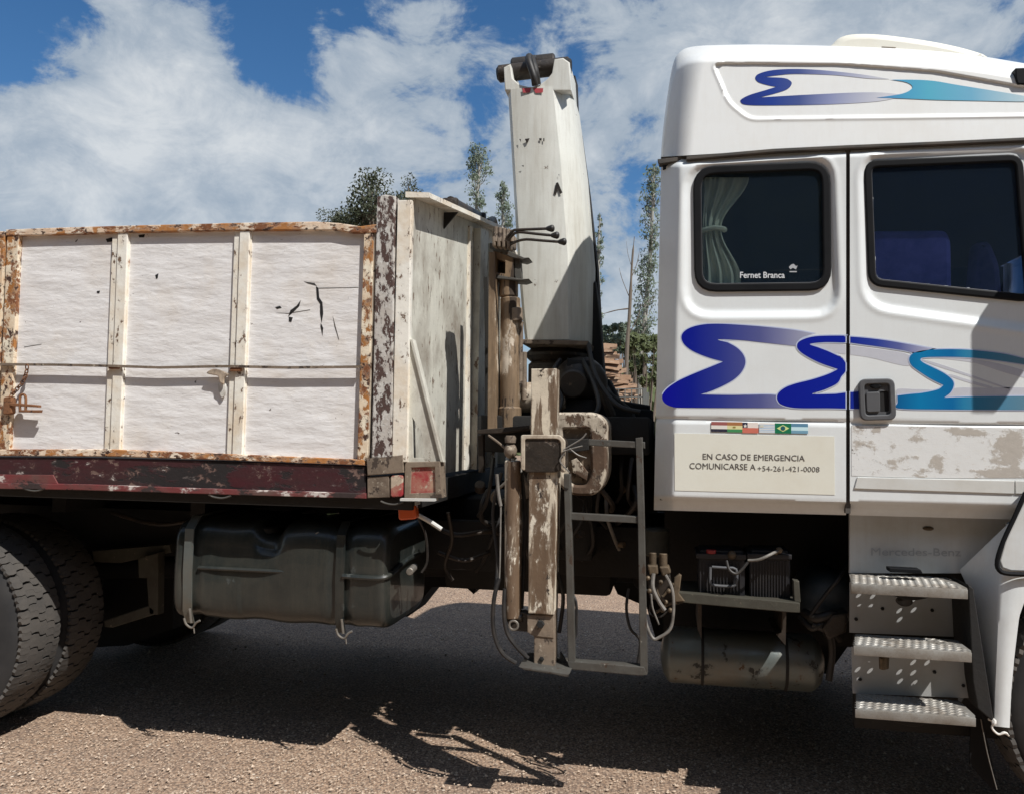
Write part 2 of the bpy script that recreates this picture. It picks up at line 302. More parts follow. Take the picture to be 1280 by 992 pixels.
def xramp(name, stops, rough=.3):
    """print whose ink changes along the truck; stops in photograph x at the cab side"""
    b = MB(name); X = b.xyz()[0]; x0 = W(stops[0][0], 450).x; x1 = W(stops[-1][0], 450).x
    f = b.step(X, x0, x1)
    st = [((W(p, 450).x-x0)/(x1-x0), c) for p, c in stops]
    col = b.ramp(f, st); b.set('Base Color', b.mix(b.step(b.noise(60, 5, .7), .64, .8, 0, .12), col, (.4, .42, .45))); b.set('Roughness', .45); b.set('Specular IOR Level', .25); return b.m
M['swoosh_big'] = xramp('blue_violet_fading_print', [(828, (.0, .0, .27)), (865, (.001, .008, .24)), (900, (.022, .034, .24)), (950, (.085, .095, .26)), (975, (.17, .18, .33)), (1015, (.36, .37, .46))])
M['swoosh_mid'] = xramp('royal_blue_print', [(970, (.0, .006, .26)), (1055, (.0, .012, .28)), (1095, (.02, .045, .30)), (1125, (.10, .12, .32)), (1165, (.42, .43, .55))])
M['swoosh_mid_bar'] = xramp('royal_blue_bar_print', [(970, (.0, .002, .19)), (1075, (.0, .012, .20))])
M['swoosh_teal'] = xramp('turquoise_print', [(1120, (.0, .10, .28)), (1150, (.0, .18, .40)), (1190, (.0, .13, .34)), (1205, (.02, .20, .37)), (1290, (.12, .23, .30))])
M['swoosh_halo'] = simple('pale_lavender_print', (.48, .53, .68), .35)
M['swoosh_grey'] = simple('pale_grey_print', (.52, .53, .58), .35)
M['fair_blue'] = xramp('fairing_blue_print', [(925, (.0, .015, .18)), (965, (.001, .03, .24)), (1000, (.04, .07, .24)), (1040, (.22, .25, .42)), (1110, (.55, .56, .60))])
M['fair_teal'] = xramp('fairing_turquoise_print', [(1095, (.05, .16, .40)), (1135, (.04, .30, .50)), (1165, (.06, .36, .50)), (1220, (.12, .36, .52)), (1290, (.42, .55, .60))])

# ------------------------------------------------------------------ geometry helpers
def link(name, mesh, mat=None, parent=None, smooth=True, ang=38):
    o = bpy.data.objects.new(name, mesh); COL.objects.link(o)
    if mat is not None and not mesh.materials: mesh.materials.append(M[mat] if isinstance(mat, str) else mat)
    if smooth:
        mesh.polygons.foreach_set('use_smooth', [True]*len(mesh.polygons)); mesh.set_sharp_from_angle(angle=radians(ang))
    if parent is not None:
        o.parent = parent
        if parent.type == 'EMPTY': o.matrix_parent_inverse = Matrix.Translation(-parent.location)
    return o
def thing(name, loc, label, cat, group=None):
    o = bpy.data.objects.new(name, None); COL.objects.link(o); o.location = loc; o.empty_display_size = .2
    o['label'] = label; o['category'] = cat
    if group: o['group'] = group
    return o
def tag(o, label=None, cat=None, group=None, kind=None):
    for k, v in (('label', label), ('category', cat), ('group', group), ('kind', kind)):
        if v: o[k] = v
    return o
def geo(*gs):
    V, Fs = [], []
    for g in gs:
        k = len(V); V += [tuple(v) for v in g[0]]; Fs += [tuple(i+k for i in f) for f in g[1]]
    return V, Fs
def part(name, g, mat, parent=None, smooth=True, ang=38):
    if isinstance(g, list): g = geo(*g)
    me = bpy.data.meshes.new(name); me.from_pydata([tuple(v) for v in g[0]], [], g[1]); me.update()
    return link(name, me, mat, parent, smooth, ang)

def curve_fill(polys, depth, bevel=0., offset=None, res=2):
    """filled 2-D outline (first polygon) with holes, extruded; returns geometry lying in x,y with z = +-depth/2"""
    cu = bpy.data.curves.new('outline', 'CURVE'); cu.dimensions = '2D'; cu.fill_mode = 'BOTH'
    bevel = min(bevel, depth/2*.95)
    cu.extrude = max(depth/2-bevel, 0); cu.bevel_depth = bevel; cu.bevel_resolution = res-1 if bevel else 0
    cu.offset = -bevel if offset is None else offset
    for poly in polys:
        sp = cu.splines.new('POLY'); sp.points.add(len(poly)-1); sp.use_cyclic_u = True
        for p, (x, y) in zip(sp.points, poly): p.co = (x, y, 0, 1)
    ob = bpy.data.objects.new('outline', cu); COL.objects.link(ob)
    dg = bpy.context.evaluated_depsgraph_get(); me = bpy.data.meshes.new_from_object(ob.evaluated_get(dg))
    V = [v.co.copy() for v in me.vertices]; Fs = [tuple(p.vertices) for p in me.polygons]
    bpy.data.objects.remove(ob); bpy.data.curves.remove(cu); bpy.data.meshes.remove(me)
    return V, Fs
def rr(x0, y0, x1, y1, r, n=6):
    r = min(r, abs(x1-x0)/2*.99, abs(y1-y0)/2*.99); out = []
    for cx, cy, a0 in ((x1-r, y0+r, -90), (x1-r, y1-r, 0), (x0+r, y1-r, 90), (x0+r, y0+r, 180)):
        for k in range(n+1):
            a = radians(a0+90*k/n); out.append((cx+r*cos(a), cy+r*sin(a)))
    return out
def rpoly(pts, r, n=5):
    """round the corners of a polygon"""
    out = []; L = len(pts)
    for i in range(L):
        p = Vector(pts[i]).to_2d() if len(pts[i]) == 3 else Vector(pts[i]); a = Vector(pts[i-1]); c = Vector(pts[(i+1) % L])
        rr_ = min(r, (a-p).length*.48, (c-p).length*.48); s = p+(a-p).normalized()*rr_; e = p+(c-p).normalized()*rr_
        for k in range(n+1):
            t = k/n; out.append(tuple(s*(1-t)**2 + p*2*t*(1-t) + e*t*t))
    return out
def smooth_poly(pts, n=4, closed=True, keep=()):
    """Catmull-Rom through outline points; indices in keep stay sharp"""
    out = []; L = len(pts)
    for i in range(L if closed else L-1):
        p0, p1, p2, p3 = (Vector(pts[(i+j-1) % L]) if closed else Vector(pts[max(0, min(L-1, i+j-1))]) for j in range(4))
        if i in keep: p0 = p1-(p2-p1)*.3
        if (i+1) % L in keep: p3 = p2+(p2-p1)*.3
        for k in range(n):
            t = k/n
            out.append(tuple(.5*((2*p1)+(-p0+p2)*t+(2*p0-5*p1+4*p2-p3)*t*t+(-p0+3*p1-3*p2+p3)*t**3)))
    if not closed: out.append(tuple(pts[-1]))
    return out
def prism(pts, Y, depth, holes=(), bevel=0., offset=None, res=2):
    """outline given where the photograph shows it, standing on the plane y=Y and going depth metres away from the road side"""
    def q(pp): return [(w.x, w.z) for w in (W(a, b, Y) for a, b in pp)]
    V, Fs = curve_fill([q(pts)]+[q(h) for h in holes], depth, bevel, offset, res)
    return [(v.x, Y+depth/2-v.z, v.y) for v in V], Fs
def flat(pts, Y, holes=(), offset=0.): return prism(pts, Y, .0008, holes, 0, offset)
def box(x0, x1, y0, y1, z0, z1, bevel=0.):
    bm = bmesh.new(); bmesh.ops.create_cube(bm, size=1)
    for v in bm.verts: v.co = Vector(((x0+x1)/2+v.co.x*abs(x1-x0), (y0+y1)/2+v.co.y*abs(y1-y0), (z0+z1)/2+v.co.z*abs(z1-z0)))
    if bevel: bmesh.ops.bevel(bm, geom=bm.edges[:], offset=bevel, segments=2, affect='EDGES', profile=.5)
    g = bmg(bm); return g
def bmg(bm):
    bm.verts.index_update(); g = ([v.co.copy() for v in bm.verts], [tuple(v.index for v in f.verts) for f in bm.faces]); bm.free(); return g
def pbox(pa, pb, Y, depth, bevel=.003):
    (x0, y0), (x1, y1) = pa, pb
    return prism([(x0, y0), (x1, y0), (x1, y1), (x0, y1)], Y, depth, bevel=bevel)
def tube(pts, r, n=8, sm=5, caps=True):
    pts = [Vector(p) for p in pts]
    if sm and len(pts) > 2:
        q = []; L = len(pts)
        for i in range(L-1):
            p0, p1, p2, p3 = (pts[max(0, min(L-1, i+j-1))] for j in range(4))
            for k in range(sm):
                t = k/sm; q.append(.5*((2*p1)+(-p0+p2)*t+(2*p0-5*p1+4*p2-p3)*t*t+(-p0+3*p1-3*p2+p3)*t**3))
        q.append(pts[-1]); pts = q
    V, Fs = [], []; up = Vector((0, 0, 1)); L = len(pts); prev = None
    for i, p in enumerate(pts):
        d = (pts[min(L-1, i+1)]-pts[max(0, i-1)]).normalized()
        a = prev - d*prev.dot(d) if prev else d.cross(up if abs(d.z) < .9 else Vector((1, 0, 0)))
        if a.length < 1e-6: a = d.orthogonal()
        a.normalize(); prev = a; b = d.cross(a)
        R = r[min(len(r)-1, int(i/(L-1)*(len(r)-1)+.5))] if isinstance(r, (list, tuple)) else r
        for k in range(n):
            t = 2*pi*k/n; V.append(p+a*(R*cos(t))+b*(R*sin(t)))
    for i in range(L-1):
        for k in range(n): Fs.append((i*n+k, i*n+(k+1) % n, (i+1)*n+(k+1) % n, (i+1)*n+k))
    if caps: Fs.append(tuple(range(n-1, -1, -1))); Fs.append(tuple((L-1)*n+k for k in range(n)))
    return V, Fs
def lathe(prof, p, axis=Vector((1, 0, 0)), n=32, scl=(1, 1)):
    """prof = [(along, radius)] turned about axis through p"""
    axis = Vector(axis).normalized(); a = axis.orthogonal().normalized(); b = axis.cross(a); V, Fs = [], []
    if abs(axis.z) < .99:
        b = Vector((0, 0, 1)); b = (b-axis*b.dot(axis)).normalized(); a = b.cross(axis)
    for (t, r) in prof:
        for k in range(n):
            w = 2*pi*k/n; V.append(Vector(p)+axis*t+a*(r*cos(w)*scl[0])+b*(r*sin(w)*scl[1]))
    for i in range(len(prof)-1):
        for k in range(n): Fs.append((i*n+k, i*n+(k+1) % n, (i+1)*n+(k+1) % n, (i+1)*n+k))
    Fs.append(tuple(range(n-1, -1, -1))); Fs.append(tuple((len(prof)-1)*n+k for k in range(n)))
    return V, Fs
def cyl(p0, p1, r, n=20, ch=.15):
    p0, p1 = Vector(p0), Vector(p1); L = (p1-p0).length; c = r*ch
    return lathe([(0, r-c), (c, r), (L-c, r), (L, r-c)], p0, p1-p0, n)
def ball(p, r, n=14, s=(1, 1, 1)):
    bm = bmesh.new(); bmesh.ops.create_uvsphere(bm, u_segments=n, v_segments=max(6, n//2+1), radius=1)
    for v in bm.verts: v.co = Vector(p)+Vector((v.co.x*r*s[0], v.co.y*r*s[1], v.co.z*r*s[2]))
    return bmg(bm)
def torus(p, R, r, axis, n=14, m_=6, sx=1.0, long=None):
    axis = Vector(axis).normalized(); a = (Vector(long) if long else axis.orthogonal()).normalized(); b = axis.cross(a)
    pts = [Vector(p)+a*(R*sx*cos(2*pi*k/n))+b*(R*sin(2*pi*k/n)) for k in range(n)]; V, Fs = [], []
    for i, q in enumerate(pts):
        d = (pts[(i+1) % n]-pts[i-1]).normalized(); e = d.cross(axis).normalized()
        for k in range(m_): w = 2*pi*k/m_; V.append(q+e*(r*cos(w))+axis*(r*sin(w)))
    for i in range(n):
        for k in range(m_): j = (i+1) % n; Fs.append((i*m_+k, i*m_+(k+1) % m_, j*m_+(k+1) % m_, j*m_+k))
    return V, Fs
def bolt(px, py, Y, rpx=3, h=.012):
    p = W(px, py, Y); r = rpx*SCL(px, Y)
    return lathe([(0, r), (h*.7, r), (h, r*.8)], (p.x, Y, p.z), (0, -1, 0), 6)
def text(s, px0, px1, py, Y, mat, name, parent, hpx=None, slope=0.0, bold=0.0, surf=None):
    """lettering between photograph columns px0..px1 with its baseline at row py; lies flat on y=Y"""
    cu = bpy.data.curves.new('lettering', 'FONT'); cu.body = s; cu.size = 1; cu.extrude = .002; cu.offset = bold; cu.resolution_u = 3
    ob = bpy.data.objects.new('lettering', cu); COL.objects.link(ob)
    me = bpy.data.meshes.new_from_object(ob.evaluated_get(bpy.context.evaluated_depsgraph_get()))
    xs = [v.co.x for v in me.vertices]; ys = [v.co.y for v in me.vertices]; x0, x1 = min(xs), max(xs); y1 = max(ys)
    hpx = hpx or (px1-px0)/(x1-x0)*y1
    for v in me.vertices:
        fx = px0+(v.co.x-x0)/(x1-x0)*(px1-px0); fy = py+slope*(fx-px0)-v.co.y/y1*hpx
        y = (surf(fx, fy) if surf else Y) - (.0006 if v.co.z > 0 else 0); w = W(fx, fy, y); v.co = (w.x, w.y, w.z)
    bpy.data.objects.remove(ob); bpy.data.curves.remove(cu)
    return link(name, me, mat, parent, False)
def grid(nx, ny, fn, skip=None):
    V, P = [], []
    for j in range(ny+1):
        for i in range(nx+1):
            v, pp = fn(i/nx, j/ny); V.append(v); P.append(pp)
    Fs = []
    for j in range(ny):
        for i in range(nx):
            a = j*(nx+1)+i; q = (a, a+1, a+nx+2, a+nx+1)
            if skip and all(skip(*P[k]) for k in q): continue
            Fs.append(tuple(reversed(q)))
    return V, Fs
def sdpoly(x, y, poly):
    """signed distance to polygon, negative inside"""
    d = 1e18; s = 1; n = len(poly)
    for i in range(n):
        ax, ay = poly[i]; bx, by = poly[i-1]; ex, ey = bx-ax, by-ay; wx, wy = x-ax, y-ay
        t = max(0, min(1, (wx*ex+wy*ey)/(ex*ex+ey*ey+1e-12))); qx, qy = wx-ex*t, wy-ey*t; d = min(d, qx*qx+qy*qy)
        c1, c2, c3 = y >= ay, y < by, ex*wy > ey*wx
        if (c1 and c2 and c3) or (not c1 and not c2 and not c3): s = -s
    return s*sqrt(d)
def sst(a, b, x):
    t = max(0, min(1, (x-a)/(b-a))); return t*t*(3-2*t)
def mirror(g, c=1.22): return [(v[0], 2*c-v[1], v[2]) for v in g[0]], [tuple(reversed(f)) for f in g[1]]

# ------------------------------------------------------------------ ground
def build_ground():
    g = grid(60, 60, lambda u, v: ((lambda x, y: ((x, y, .012*mnoise.noise(Vector((x*.35, y*.35, 0))) if abs(x) < 12 and abs(y) < 12 else 0), (0, 0)))((abs(2*u-1)**3)*(1 if u > .5 else -1)*900, (abs(2*v-1)**3)*(1 if v > .5 else -1)*900)))
    g = ([(x, y, z-.012) for x, y, z in g[0]], [tuple(reversed(f)) for f in g[1]])
    tag(part('ground', g, 'ground'), kind='structure')
    rnd = random.Random(3); V, Fs = [], []
    base = [(1, 0, 0), (0, 1, 0), (-1, 0, 0), (0, -1, 0), (0, 0, 1), (0, 0, -1)]; fc = [(0, 1, 4), (1, 2, 4), (2, 3, 4), (3, 0, 4), (1, 0, 5), (2, 1, 5), (3, 2, 5), (0, 3, 5)]
    for _ in range(16000):
        px, py = rnd.uniform(-60, 1340), 760+260*rnd.random()**.7
        p = WG(px, py); r = rnd.choice((.002, .003, .003, .0045, .0065, .003, .003, .003, .0045, .009 if rnd.random() < .25 else .004)) * rnd.uniform(.7, 1.3)
        k = len(V)
        for b in base: V.append((p.x+b[0]*r*rnd.uniform(.6, 1.3), p.y+b[1]*r*rnd.uniform(.6, 1.3), -.006+b[2]*r*.8*rnd.uniform(.6, 1.2)+r*.2))
        Fs += [tuple(i+k for i in f) for f in fc]
    tag(part('gravel', (V, Fs), 'pebble', None, True, 60), 'loose reddish gravel scattered over the ground beside the truck', 'gravel', kind='stuff')
build_ground()

# ------------------------------------------------------------------ truck
truck = thing('truck', (W(640, 900, 0).x, 1.2, 0), 'white flatbed truck with rusty dropside bed, upright loader crane and sleeper cab with blue swooshes', 'truck')
def sub(name, g, mat, parent=None, **k): return part(name, g, mat, parent or truck, **k)

# --- cab side panel with the sleeper window
WIN1 = rpoly([(868, 210), (1036, 203), (1038, 361), (870, 363)], 26)
REC1 = rpoly([(853, 203), (1044, 190), (1052, 397), (852, 398)], 38)
WIN2 = rpoly([(1082, 202), (1277, 194), (1291, 376), (1088, 355)], 16)
REC2 = rpoly([(1072, 190), (1300, 178), (1318, 420), (1077, 386)], 36)
def top_line(x): return 201.5-(x-820)*.0625 if x < 1060 else 186.5-(x-1060)*.045
def bot_line(x): return 637+(x-820)*.026
def cab_left(y): return 826.5-(y-200)*.021
def seam_line(x): return 523.5+(x-820)*.0175
def surf_body(x, y):
    Y = 0.0
    s = x-cab_left(y)
    if s < 24: Y += .085*(1-s/24)**1.15
    rec = REC1 if x < 1060 else REC2
    d = sdpoly(x, y, rec)
    Y += .016*sst(0, -11, d)
    Y += -.003*exp(-((d-1)/3.5)**2)
    b = y-(bot_line(x)-17)
    if b > 0: Y += .035*sst(0, 6, b)+.02*sst(6, 17, b)
    q = abs(y-seam_line(x))
    if q < 3: Y += .012*(1-q/3)
    t = top_line(x)-y+9
    if t > 0: Y += .03*sst(0, 9, t)
    return Y
def body_fn(xl, xr):
    def fn(u, v):
        y = 200+v*440; x0 = cab_left(y) if xl is None else xl; x = x0+(xr-x0)*u
        y = top_line(x)+(bot_line(x)-top_line(x))*v; x0 = cab_left(y) if xl is None else xl; x = x0+(xr-x0)*u
        return W(x, y, surf_body(x, y)), (x, y)
    return fn
g1 = grid(92, 168, body_fn(None, 1057.6), lambda x, y: sdpoly(x, y, WIN1) < -5)
# rear wall, floor and roof lining close the box
edge = [g1[0][j*93] for j in range(0, 169, 8)]
def bridge(e, flip=False):
    V = []; Fs = []
    for p in e: V += [tuple(p), (p[0]-.0, 2.44-p[1], p[2])]
    for i in range(len(e)-1):
        f = (2*i, 2*i+1, 2*i+3, 2*i+2); Fs.append(tuple(reversed(f)) if flip else f)
    return V, Fs
cab = sub('cab_body', [g1, mirror(g1), bridge(edge)], 'cab', ang=50)
g2 = grid(92, 156, body_fn(1062.4, 1332), lambda x, y: sdpoly(x, y, WIN2) < -5)
door = sub('door', g2, 'cab', ang=50)
XF = W(1600, 500, 0).x                          # nose of the cab
XR = W(820, 500, .1).x
zt, zb = W(1058, 190, 0).z, W(1058, 640, 0).z
xd = W(1334, 500, 0).x
pil = [box(xd+.002, XF-.06, -.002, .06, zb, W(1400, 400, 0).z), box(xd+.002, xd+.07, .0, .06, W(1400, 400, 0).z+.001, zt), box(XF-.13, XF-.06, .0, .06, W(1400, 400, 0).z+.001, zt),
       box(W(1062, 500, 0).x, XF-.06, 2.39, 2.44, zb, W(1400, 400, 0).z), box(XF-.05, XF, .0, 2.44, .55, W(1400, 430, 0).z, .02),
       box(XF-.05, XF, .0, .09, W(1400, 430, 0).z+.001, zt), box(XF-.05, XF, 2.35, 2.44, W(1400, 430, 0).z+.001, zt)]
sub('cab_front', pil, 'cab')
sub('windscreen', box(XF-.03, XF-.024, .09, 2.35, W(1400, 430, 0).z, zt), 'glass')
sub('quarter_pane', box(xd+.07, XF-.13, .03, .036, W(1400, 400, 0).z, zt), 'glass2')
sub('front_bumper', [box(W(1530, 700, 0).x, XF+.12, -.01, 2.45, .38, .80, .05), box(XF-.02, XF+.06, .05, 2.39, .80, 1.25, .03)], 'greywhite')
lin = [box(XR+.02, XF-.07, .07, 2.36, zb+.02, zb+.06), box(XR+.06, XR+.08, .09, 2.35, zb+.07, zt-.03), box(XR+.02, XF-.07, .06, 2.38, zt-.02, zt+.01), box(XR+.02, XF-.07, 2.30, 2.36, zb+.07, zt-.03)]
sub('cab_lining', lin, 'interior', smooth=False)
sub('seat', prism(rpoly([(1088, 288), (1184, 287), (1190, 300), (1192, 470), (1086, 470)], 9), .13, .40, bevel=.02), 'seat')
sub('seat', prism(rpoly([(1222, 300), (1240, 300), (1252, 330), (1262, 470), (1205, 470)], 8), .35, .12, bevel=.03), 'seat')
# gap between body and door, window seals and panes
part('gap_seal', prism([(1057, 187), (1063.2, 187), (1063.4, 641), (1057, 641)], .014, .03), 'gap', cab)
def win(outer, inner_off, Y, par, gm, wipx=0):
    q = [(w.x, w.z) for w in (W(a, b, Y) for a, b in outer)]
    def inset(poly, d):
        c = Vector((sum(p[0] for p in poly)/len(poly), sum(p[1] for p in poly)/len(poly))); out = []
        n = len(poly)
        for i in range(n):
            t = (Vector(poly[(i+1) % n])-Vector(poly[i-1])).normalized(); nn = Vector((-t.y, t.x))
            if nn.dot(c-Vector(poly[i])) < 0: nn = -nn
            out.append(tuple(Vector(poly[i])+nn*d))
        return out
    g = prism(outer, Y, .022, [inset(outer, inner_off)], .006, 0)
    s = part('window_seal', g, 'seal', par)
    g3 = prism(inset(outer, inner_off), Y+.004, .008, [inset(outer, inner_off+1.6)], .001, 0)
    part('window_trim', g3, 'handle', s)
    return part('window_pane', prism(inset(outer, inner_off-2), Y+.012, .005), gm, par)
win(WIN1, 6.5, .004, cab, 'glass'); win(WIN2, 5.5, .004, door, 'glass2')
text('Fernet Branca', 925, 981, 347.5, .0155, 'white_ink', 'window_sticker', cab, hpx=7.5, bold=.018)
part('window_mark', [flat([(986, 334), (989, 331), (992, 330), (995, 333), (997, 332), (995, 337), (991, 335), (988, 337)], .0155), flat([(987, 339), (996, 339), (996, 340.5), (987, 340.5)], .0155)], 'faint', cab)
text('UNION', 1140, 1184, 345, .0155, 'interior', 'window_sticker', door, hpx=6) if False else None
# seam of sealant and gutter under the roof fairing
sub('roof_seam', [prism([(858, 195.5), (966, 186), (1058, 181.5), (1180, 176.5), (1340, 169), (1340, 172.5), (1180, 180.5), (1058, 185.5), (966, 190), (858, 199.5)], -.004, .03, bevel=.002),
                  prism([(822, 199), (858, 195.5), (858, 199.5), (824, 205)], .03, .05, bevel=.002)], 'gap')

# --- roof fairing
FREC = rpoly([(891, 79), (1050, 80), (1170, 89), (1300, 112), (1640, 140), (1640, 144), (1300, 143.5), (937, 148), (912, 128)], 10)
OUT = smooth_poly([(826, 196), (829, 160), (835, 115), (841, 82), (849, 66), (866, 58.5), (905, 56.5), (960, 56), (1050, 58), (1140, 62), (1215, 69), (1290, 81), (1430, 104), (1610, 150)], 6, False)
def out_top(x):
    for a, b in zip(OUT, OUT[1:]):
        if a[0] <= x <= b[0] and b[0] > a[0]: return a[1]+(b[1]-a[1])*(x-a[0])/(b[0]-a[0])
    return OUT[-1][1]
def out_left(y):
    for a, b in zip(OUT, OUT[1:]):
        if b[1] <= y <= a[1]: return a[0]+(b[0]-a[0])*(a[1]-y)/(a[1]-b[1]+1e-9)
    return 826
def fbot(x): return 196.5-(x-826)*.062 if x < 1060 else 182-(x-1060)*.043
def surf_fair(x, y):
    Y = .002+.055*((fbot(x)-y)/140) if y < fbot(x) else 0.002
    s = x-out_left(max(y, 60))
    if s < 40: Y += .15*(1-max(s, 0)/40)**2.2
    t = y-out_top(x)
    if t < 22: Y += .26*(1-max(t, 0)/22)**2.3
    Y += .010*sst(1.5, -1.5, sdpoly(x, y, FREC))-.004*exp(-((sdpoly(x, y, FREC)-1.5)/2.0)**2)*(1 if y > 120 or x < 905 else 0)
    return Y
def fair_fn(u, v):
    v2 = v**1.5 if v < .0 else v
    x = 826+(1600-826)*u; yt = out_top(x); yb = fbot(x)
    vv = v*v*(1-.35)+v*.35 if True else v
    y = yt+(yb-yt)*vv
    return W(x, y, surf_fair(x, y)), (x, y)
def fair_u(u, v): return fair_fn(u**1.4, v)
g = grid(320, 110, fair_u)
topedge = g[0][:321]
rows = []; V = []; Fs = []
NR = 9
for i, p in enumerate(topedge[::5]):
    for k in range(NR):
        t = k/(NR-1); V.append((p[0], p[1]+(2.44-2*p[1])*t, p[2]+.05*sin(pi*t)**.7))
n = len(topedge[::5])
for i in range(n-1):
    for k in range(NR-1): a = i*NR+k; Fs.append((a, a+NR, a+NR+1, a+1))
Vb = []
fair = sub('roof_fairing', [g, mirror(g), (V, Fs)], 'fairing', ang=60)
part('roof_hatch', [prism(smooth_poly([(1044, 70), (1046, 54), (1060, 45), (1090, 43.5), (1130, 47.5), (1175, 54.5), (1215, 64), (1230, 72), (1180, 80)], 4), .36, 1.5, bevel=.035, offset=-.02, res=5)], 'cream_plastic', fair, ang=60)
part('hatch_slot', flat([(1102, 58.5), (1120, 59.5), (1119, 61), (1102, 60.3)], .357), 'brass', fair); part('hatch_slot', [flat([(1168, 65), (1181, 67), (1180, 68.3), (1168, 66.8)], .357)], 'brass', fair)
part('visor_end', prism(rpoly([(1269, 85), (1300, 84), (1300, 106), (1272, 105), (1270, 98)], 2), .02, .06, bevel=.004), 'seal', fair)

# --- printed swooshes
def z3(L): return [(x/5.12+820, y/5.12+395) for x, y in L]
def z4(L): return [(x/5.565+1050, y/5.565+395) for x, y in L]
def z5(L): return [(x/3.507+915, y/3.507+75) for x, y in L]
def clipgap(pts, side):
    """keep only the side of a print left or right of the door gap"""
    lim = 1057 if side < 0 else 1063; out = []
    for i, p in enumerate(pts):
        a = pts[i-1]; ia = (a[0] < lim) if side < 0 else (a[0] > lim); ip = (p[0] < lim) if side < 0 else (p[0] > lim)
        if ia != ip: t = (lim-a[0])/(p[0]-a[0]); out.append((lim, a[1]+(p[1]-a[1])*t))
        if ip: out.append(p)
    return out
def swoosh(pts, keep, mat, Y, halo=0, name='swoosh', n=5):
    sp = smooth_poly(pts, n, True, keep)
    for side, par in ((-1, cab), (1, door)):
        c = clipgap(sp, side)
        if len(c) < 3: continue
        if side > 0:      # on the door the print falls into separate runs
            ins = [p[0] > 1063 for p in sp]; k0 = ins.index(False) if False in ins else 0; runs, cur = [], []
            for q in range(len(sp)):
                a, b = sp[(k0+q) % len(sp)], sp[(k0+q+1) % len(sp)]
                if a[0] > 1063: cur.append(a)
                if (a[0] > 1063) != (b[0] > 1063):
                    t = (1063-a[0])/(b[0]-a[0]); cur.append((1063, a[1]+(b[1]-a[1])*t))
                    if a[0] > 1063: runs.append(cur); cur = []
            if cur: runs.append(cur)
            for c in runs:
                if len(c) < 4: continue
                if halo: part('swoosh_outline', flat(c, Y+.0006, offset=halo), 'swoosh_halo', par, smooth=False)
                part(name, flat(c, Y), mat, par, smooth=False)
            continue
        if halo: part('swoosh_outline', flat(c, Y+.0006, offset=halo), 'swoosh_halo', par, smooth=False)
        part(name, flat(c, Y), mat, par, smooth=False)
big = z3([(1000, 112), (880, 90), (700, 70), (550, 58), (400, 50), (300, 55), (220, 75), (175, 105), (163, 140), (180, 180), (220, 215), (280, 245), (350, 270), (430, 292),
          (350, 325), (250, 365), (150, 410), (80, 455), (45, 495), (40, 530), (60, 560), (100, 578), (160, 585), (500, 587), (850, 587), (800, 560), (775, 505), (500, 504), (285, 500),
          (350, 480), (430, 445), (500, 405), (550, 355), (572, 300), (560, 250), (520, 205), (460, 170), (395, 150), (540, 155), (700, 172), (900, 193), (910, 160), (940, 135)])
swoosh(big, (13, 28, 36, 24, 0, 40), 'swoosh_big', -.0010, .0042)
mid = z4([(640, 228), (450, 192), (300, 167), (150, 150), (30, 142)])+z3([(1200, 126), (1050, 128), (970, 140), (915, 165), (903, 195), (920, 225), (970, 260), (1050, 300), (1120, 325), (1165, 340),
          (1100, 372), (1000, 405), (900, 430), (830, 455), (785, 490), (775, 525), (795, 560), (850, 580), (930, 588), (1100, 588)])+z4([(60, 642), (150, 643), (200, 643), (200, 530), (60, 530)])+z3([(1150, 497), (1000, 498),
          (1080, 470), (1160, 430)])+z4([(10, 420), (35, 390), (44, 350), (32, 315), (8, 288)])+z3([(1180, 262), (1100, 225), (1040, 202), (985, 180), (1080, 168), (1200, 170)])+z4([(40, 182), (150, 197), (300, 217), (450, 240), (540, 255)])
greyband = z4([(-250, 180), (0, 198), (250, 228), (475, 268), (475, 348), (200, 288), (0, 262), (-60, 250), (-160, 215)])
swoosh(greyband, (), 'swoosh_grey', -.0006, 0, 'swoosh_band')
swoosh(mid, (14, 25, 27, 26, 30, 40, 48, 0), 'swoosh_mid', -.0020, .0042)
for L in ([(560, 300), (680, 330), (900, 405), (1130, 485), (1180, 498), (1140, 500), (880, 415), (660, 345)], [(770, 405), (900, 445), (1060, 492), (1000, 494), (780, 425)],
          [(400, 506), (520, 508), (640, 512), (600, 530), (470, 542), (400, 550)], [(800, 500), (1000, 500), (1330, 500), (1330, 560), (1000, 557), (740, 562)], [(600, 285), (900, 300), (1100, 330), (1340, 400), (1340, 440), (1150, 395), (950, 330), (780, 305)]):
    part('swoosh_band', flat(smooth_poly(z4(L), 3), -.0006), 'swoosh_grey', door, smooth=False)
teal = z4([(1400, 360), (1400, 325), (1280, 296), (1150, 265), (1000, 245), (850, 233), (700, 232), (580, 240), (505, 262), (482, 300), (500, 345), (560, 390), (630, 435), (720, 480),
           (680, 510), (580, 532), (480, 542), (400, 552), (402, 600), (405, 640), (700, 648), (1000, 650), (1450, 652), (1450, 555), (1000, 558), (725, 566), (770, 530), (792, 480), (778, 440), (720, 395), (640, 355), (580, 325),
           (560, 302), (600, 287), (800, 285), (950, 293), (1100, 310), (1280, 337)])
swoosh(teal, (0, 13, 17, 20, 22, 23, 25), 'swoosh_teal', -.0020, .0038)
def fdecal(pts, keep, mat, off, name='fairing_swoosh'):
    sp = smooth_poly(pts, 5, True, keep)
    V, Fs = curve_fill([[(x, -y) for x, y in sp]], .001, 0, 0)
    Vv = [v for v in V]
    # lay the print on the curved fairing
    out = []
    for v in Vv:
        x, y = v.x, -v.y; out.append(W(x, y, surf_fair(x, y)-off-(.0006 if v.z > 0 else 0)))
    part(name, (out, Fs), mat, fair, smooth=False)
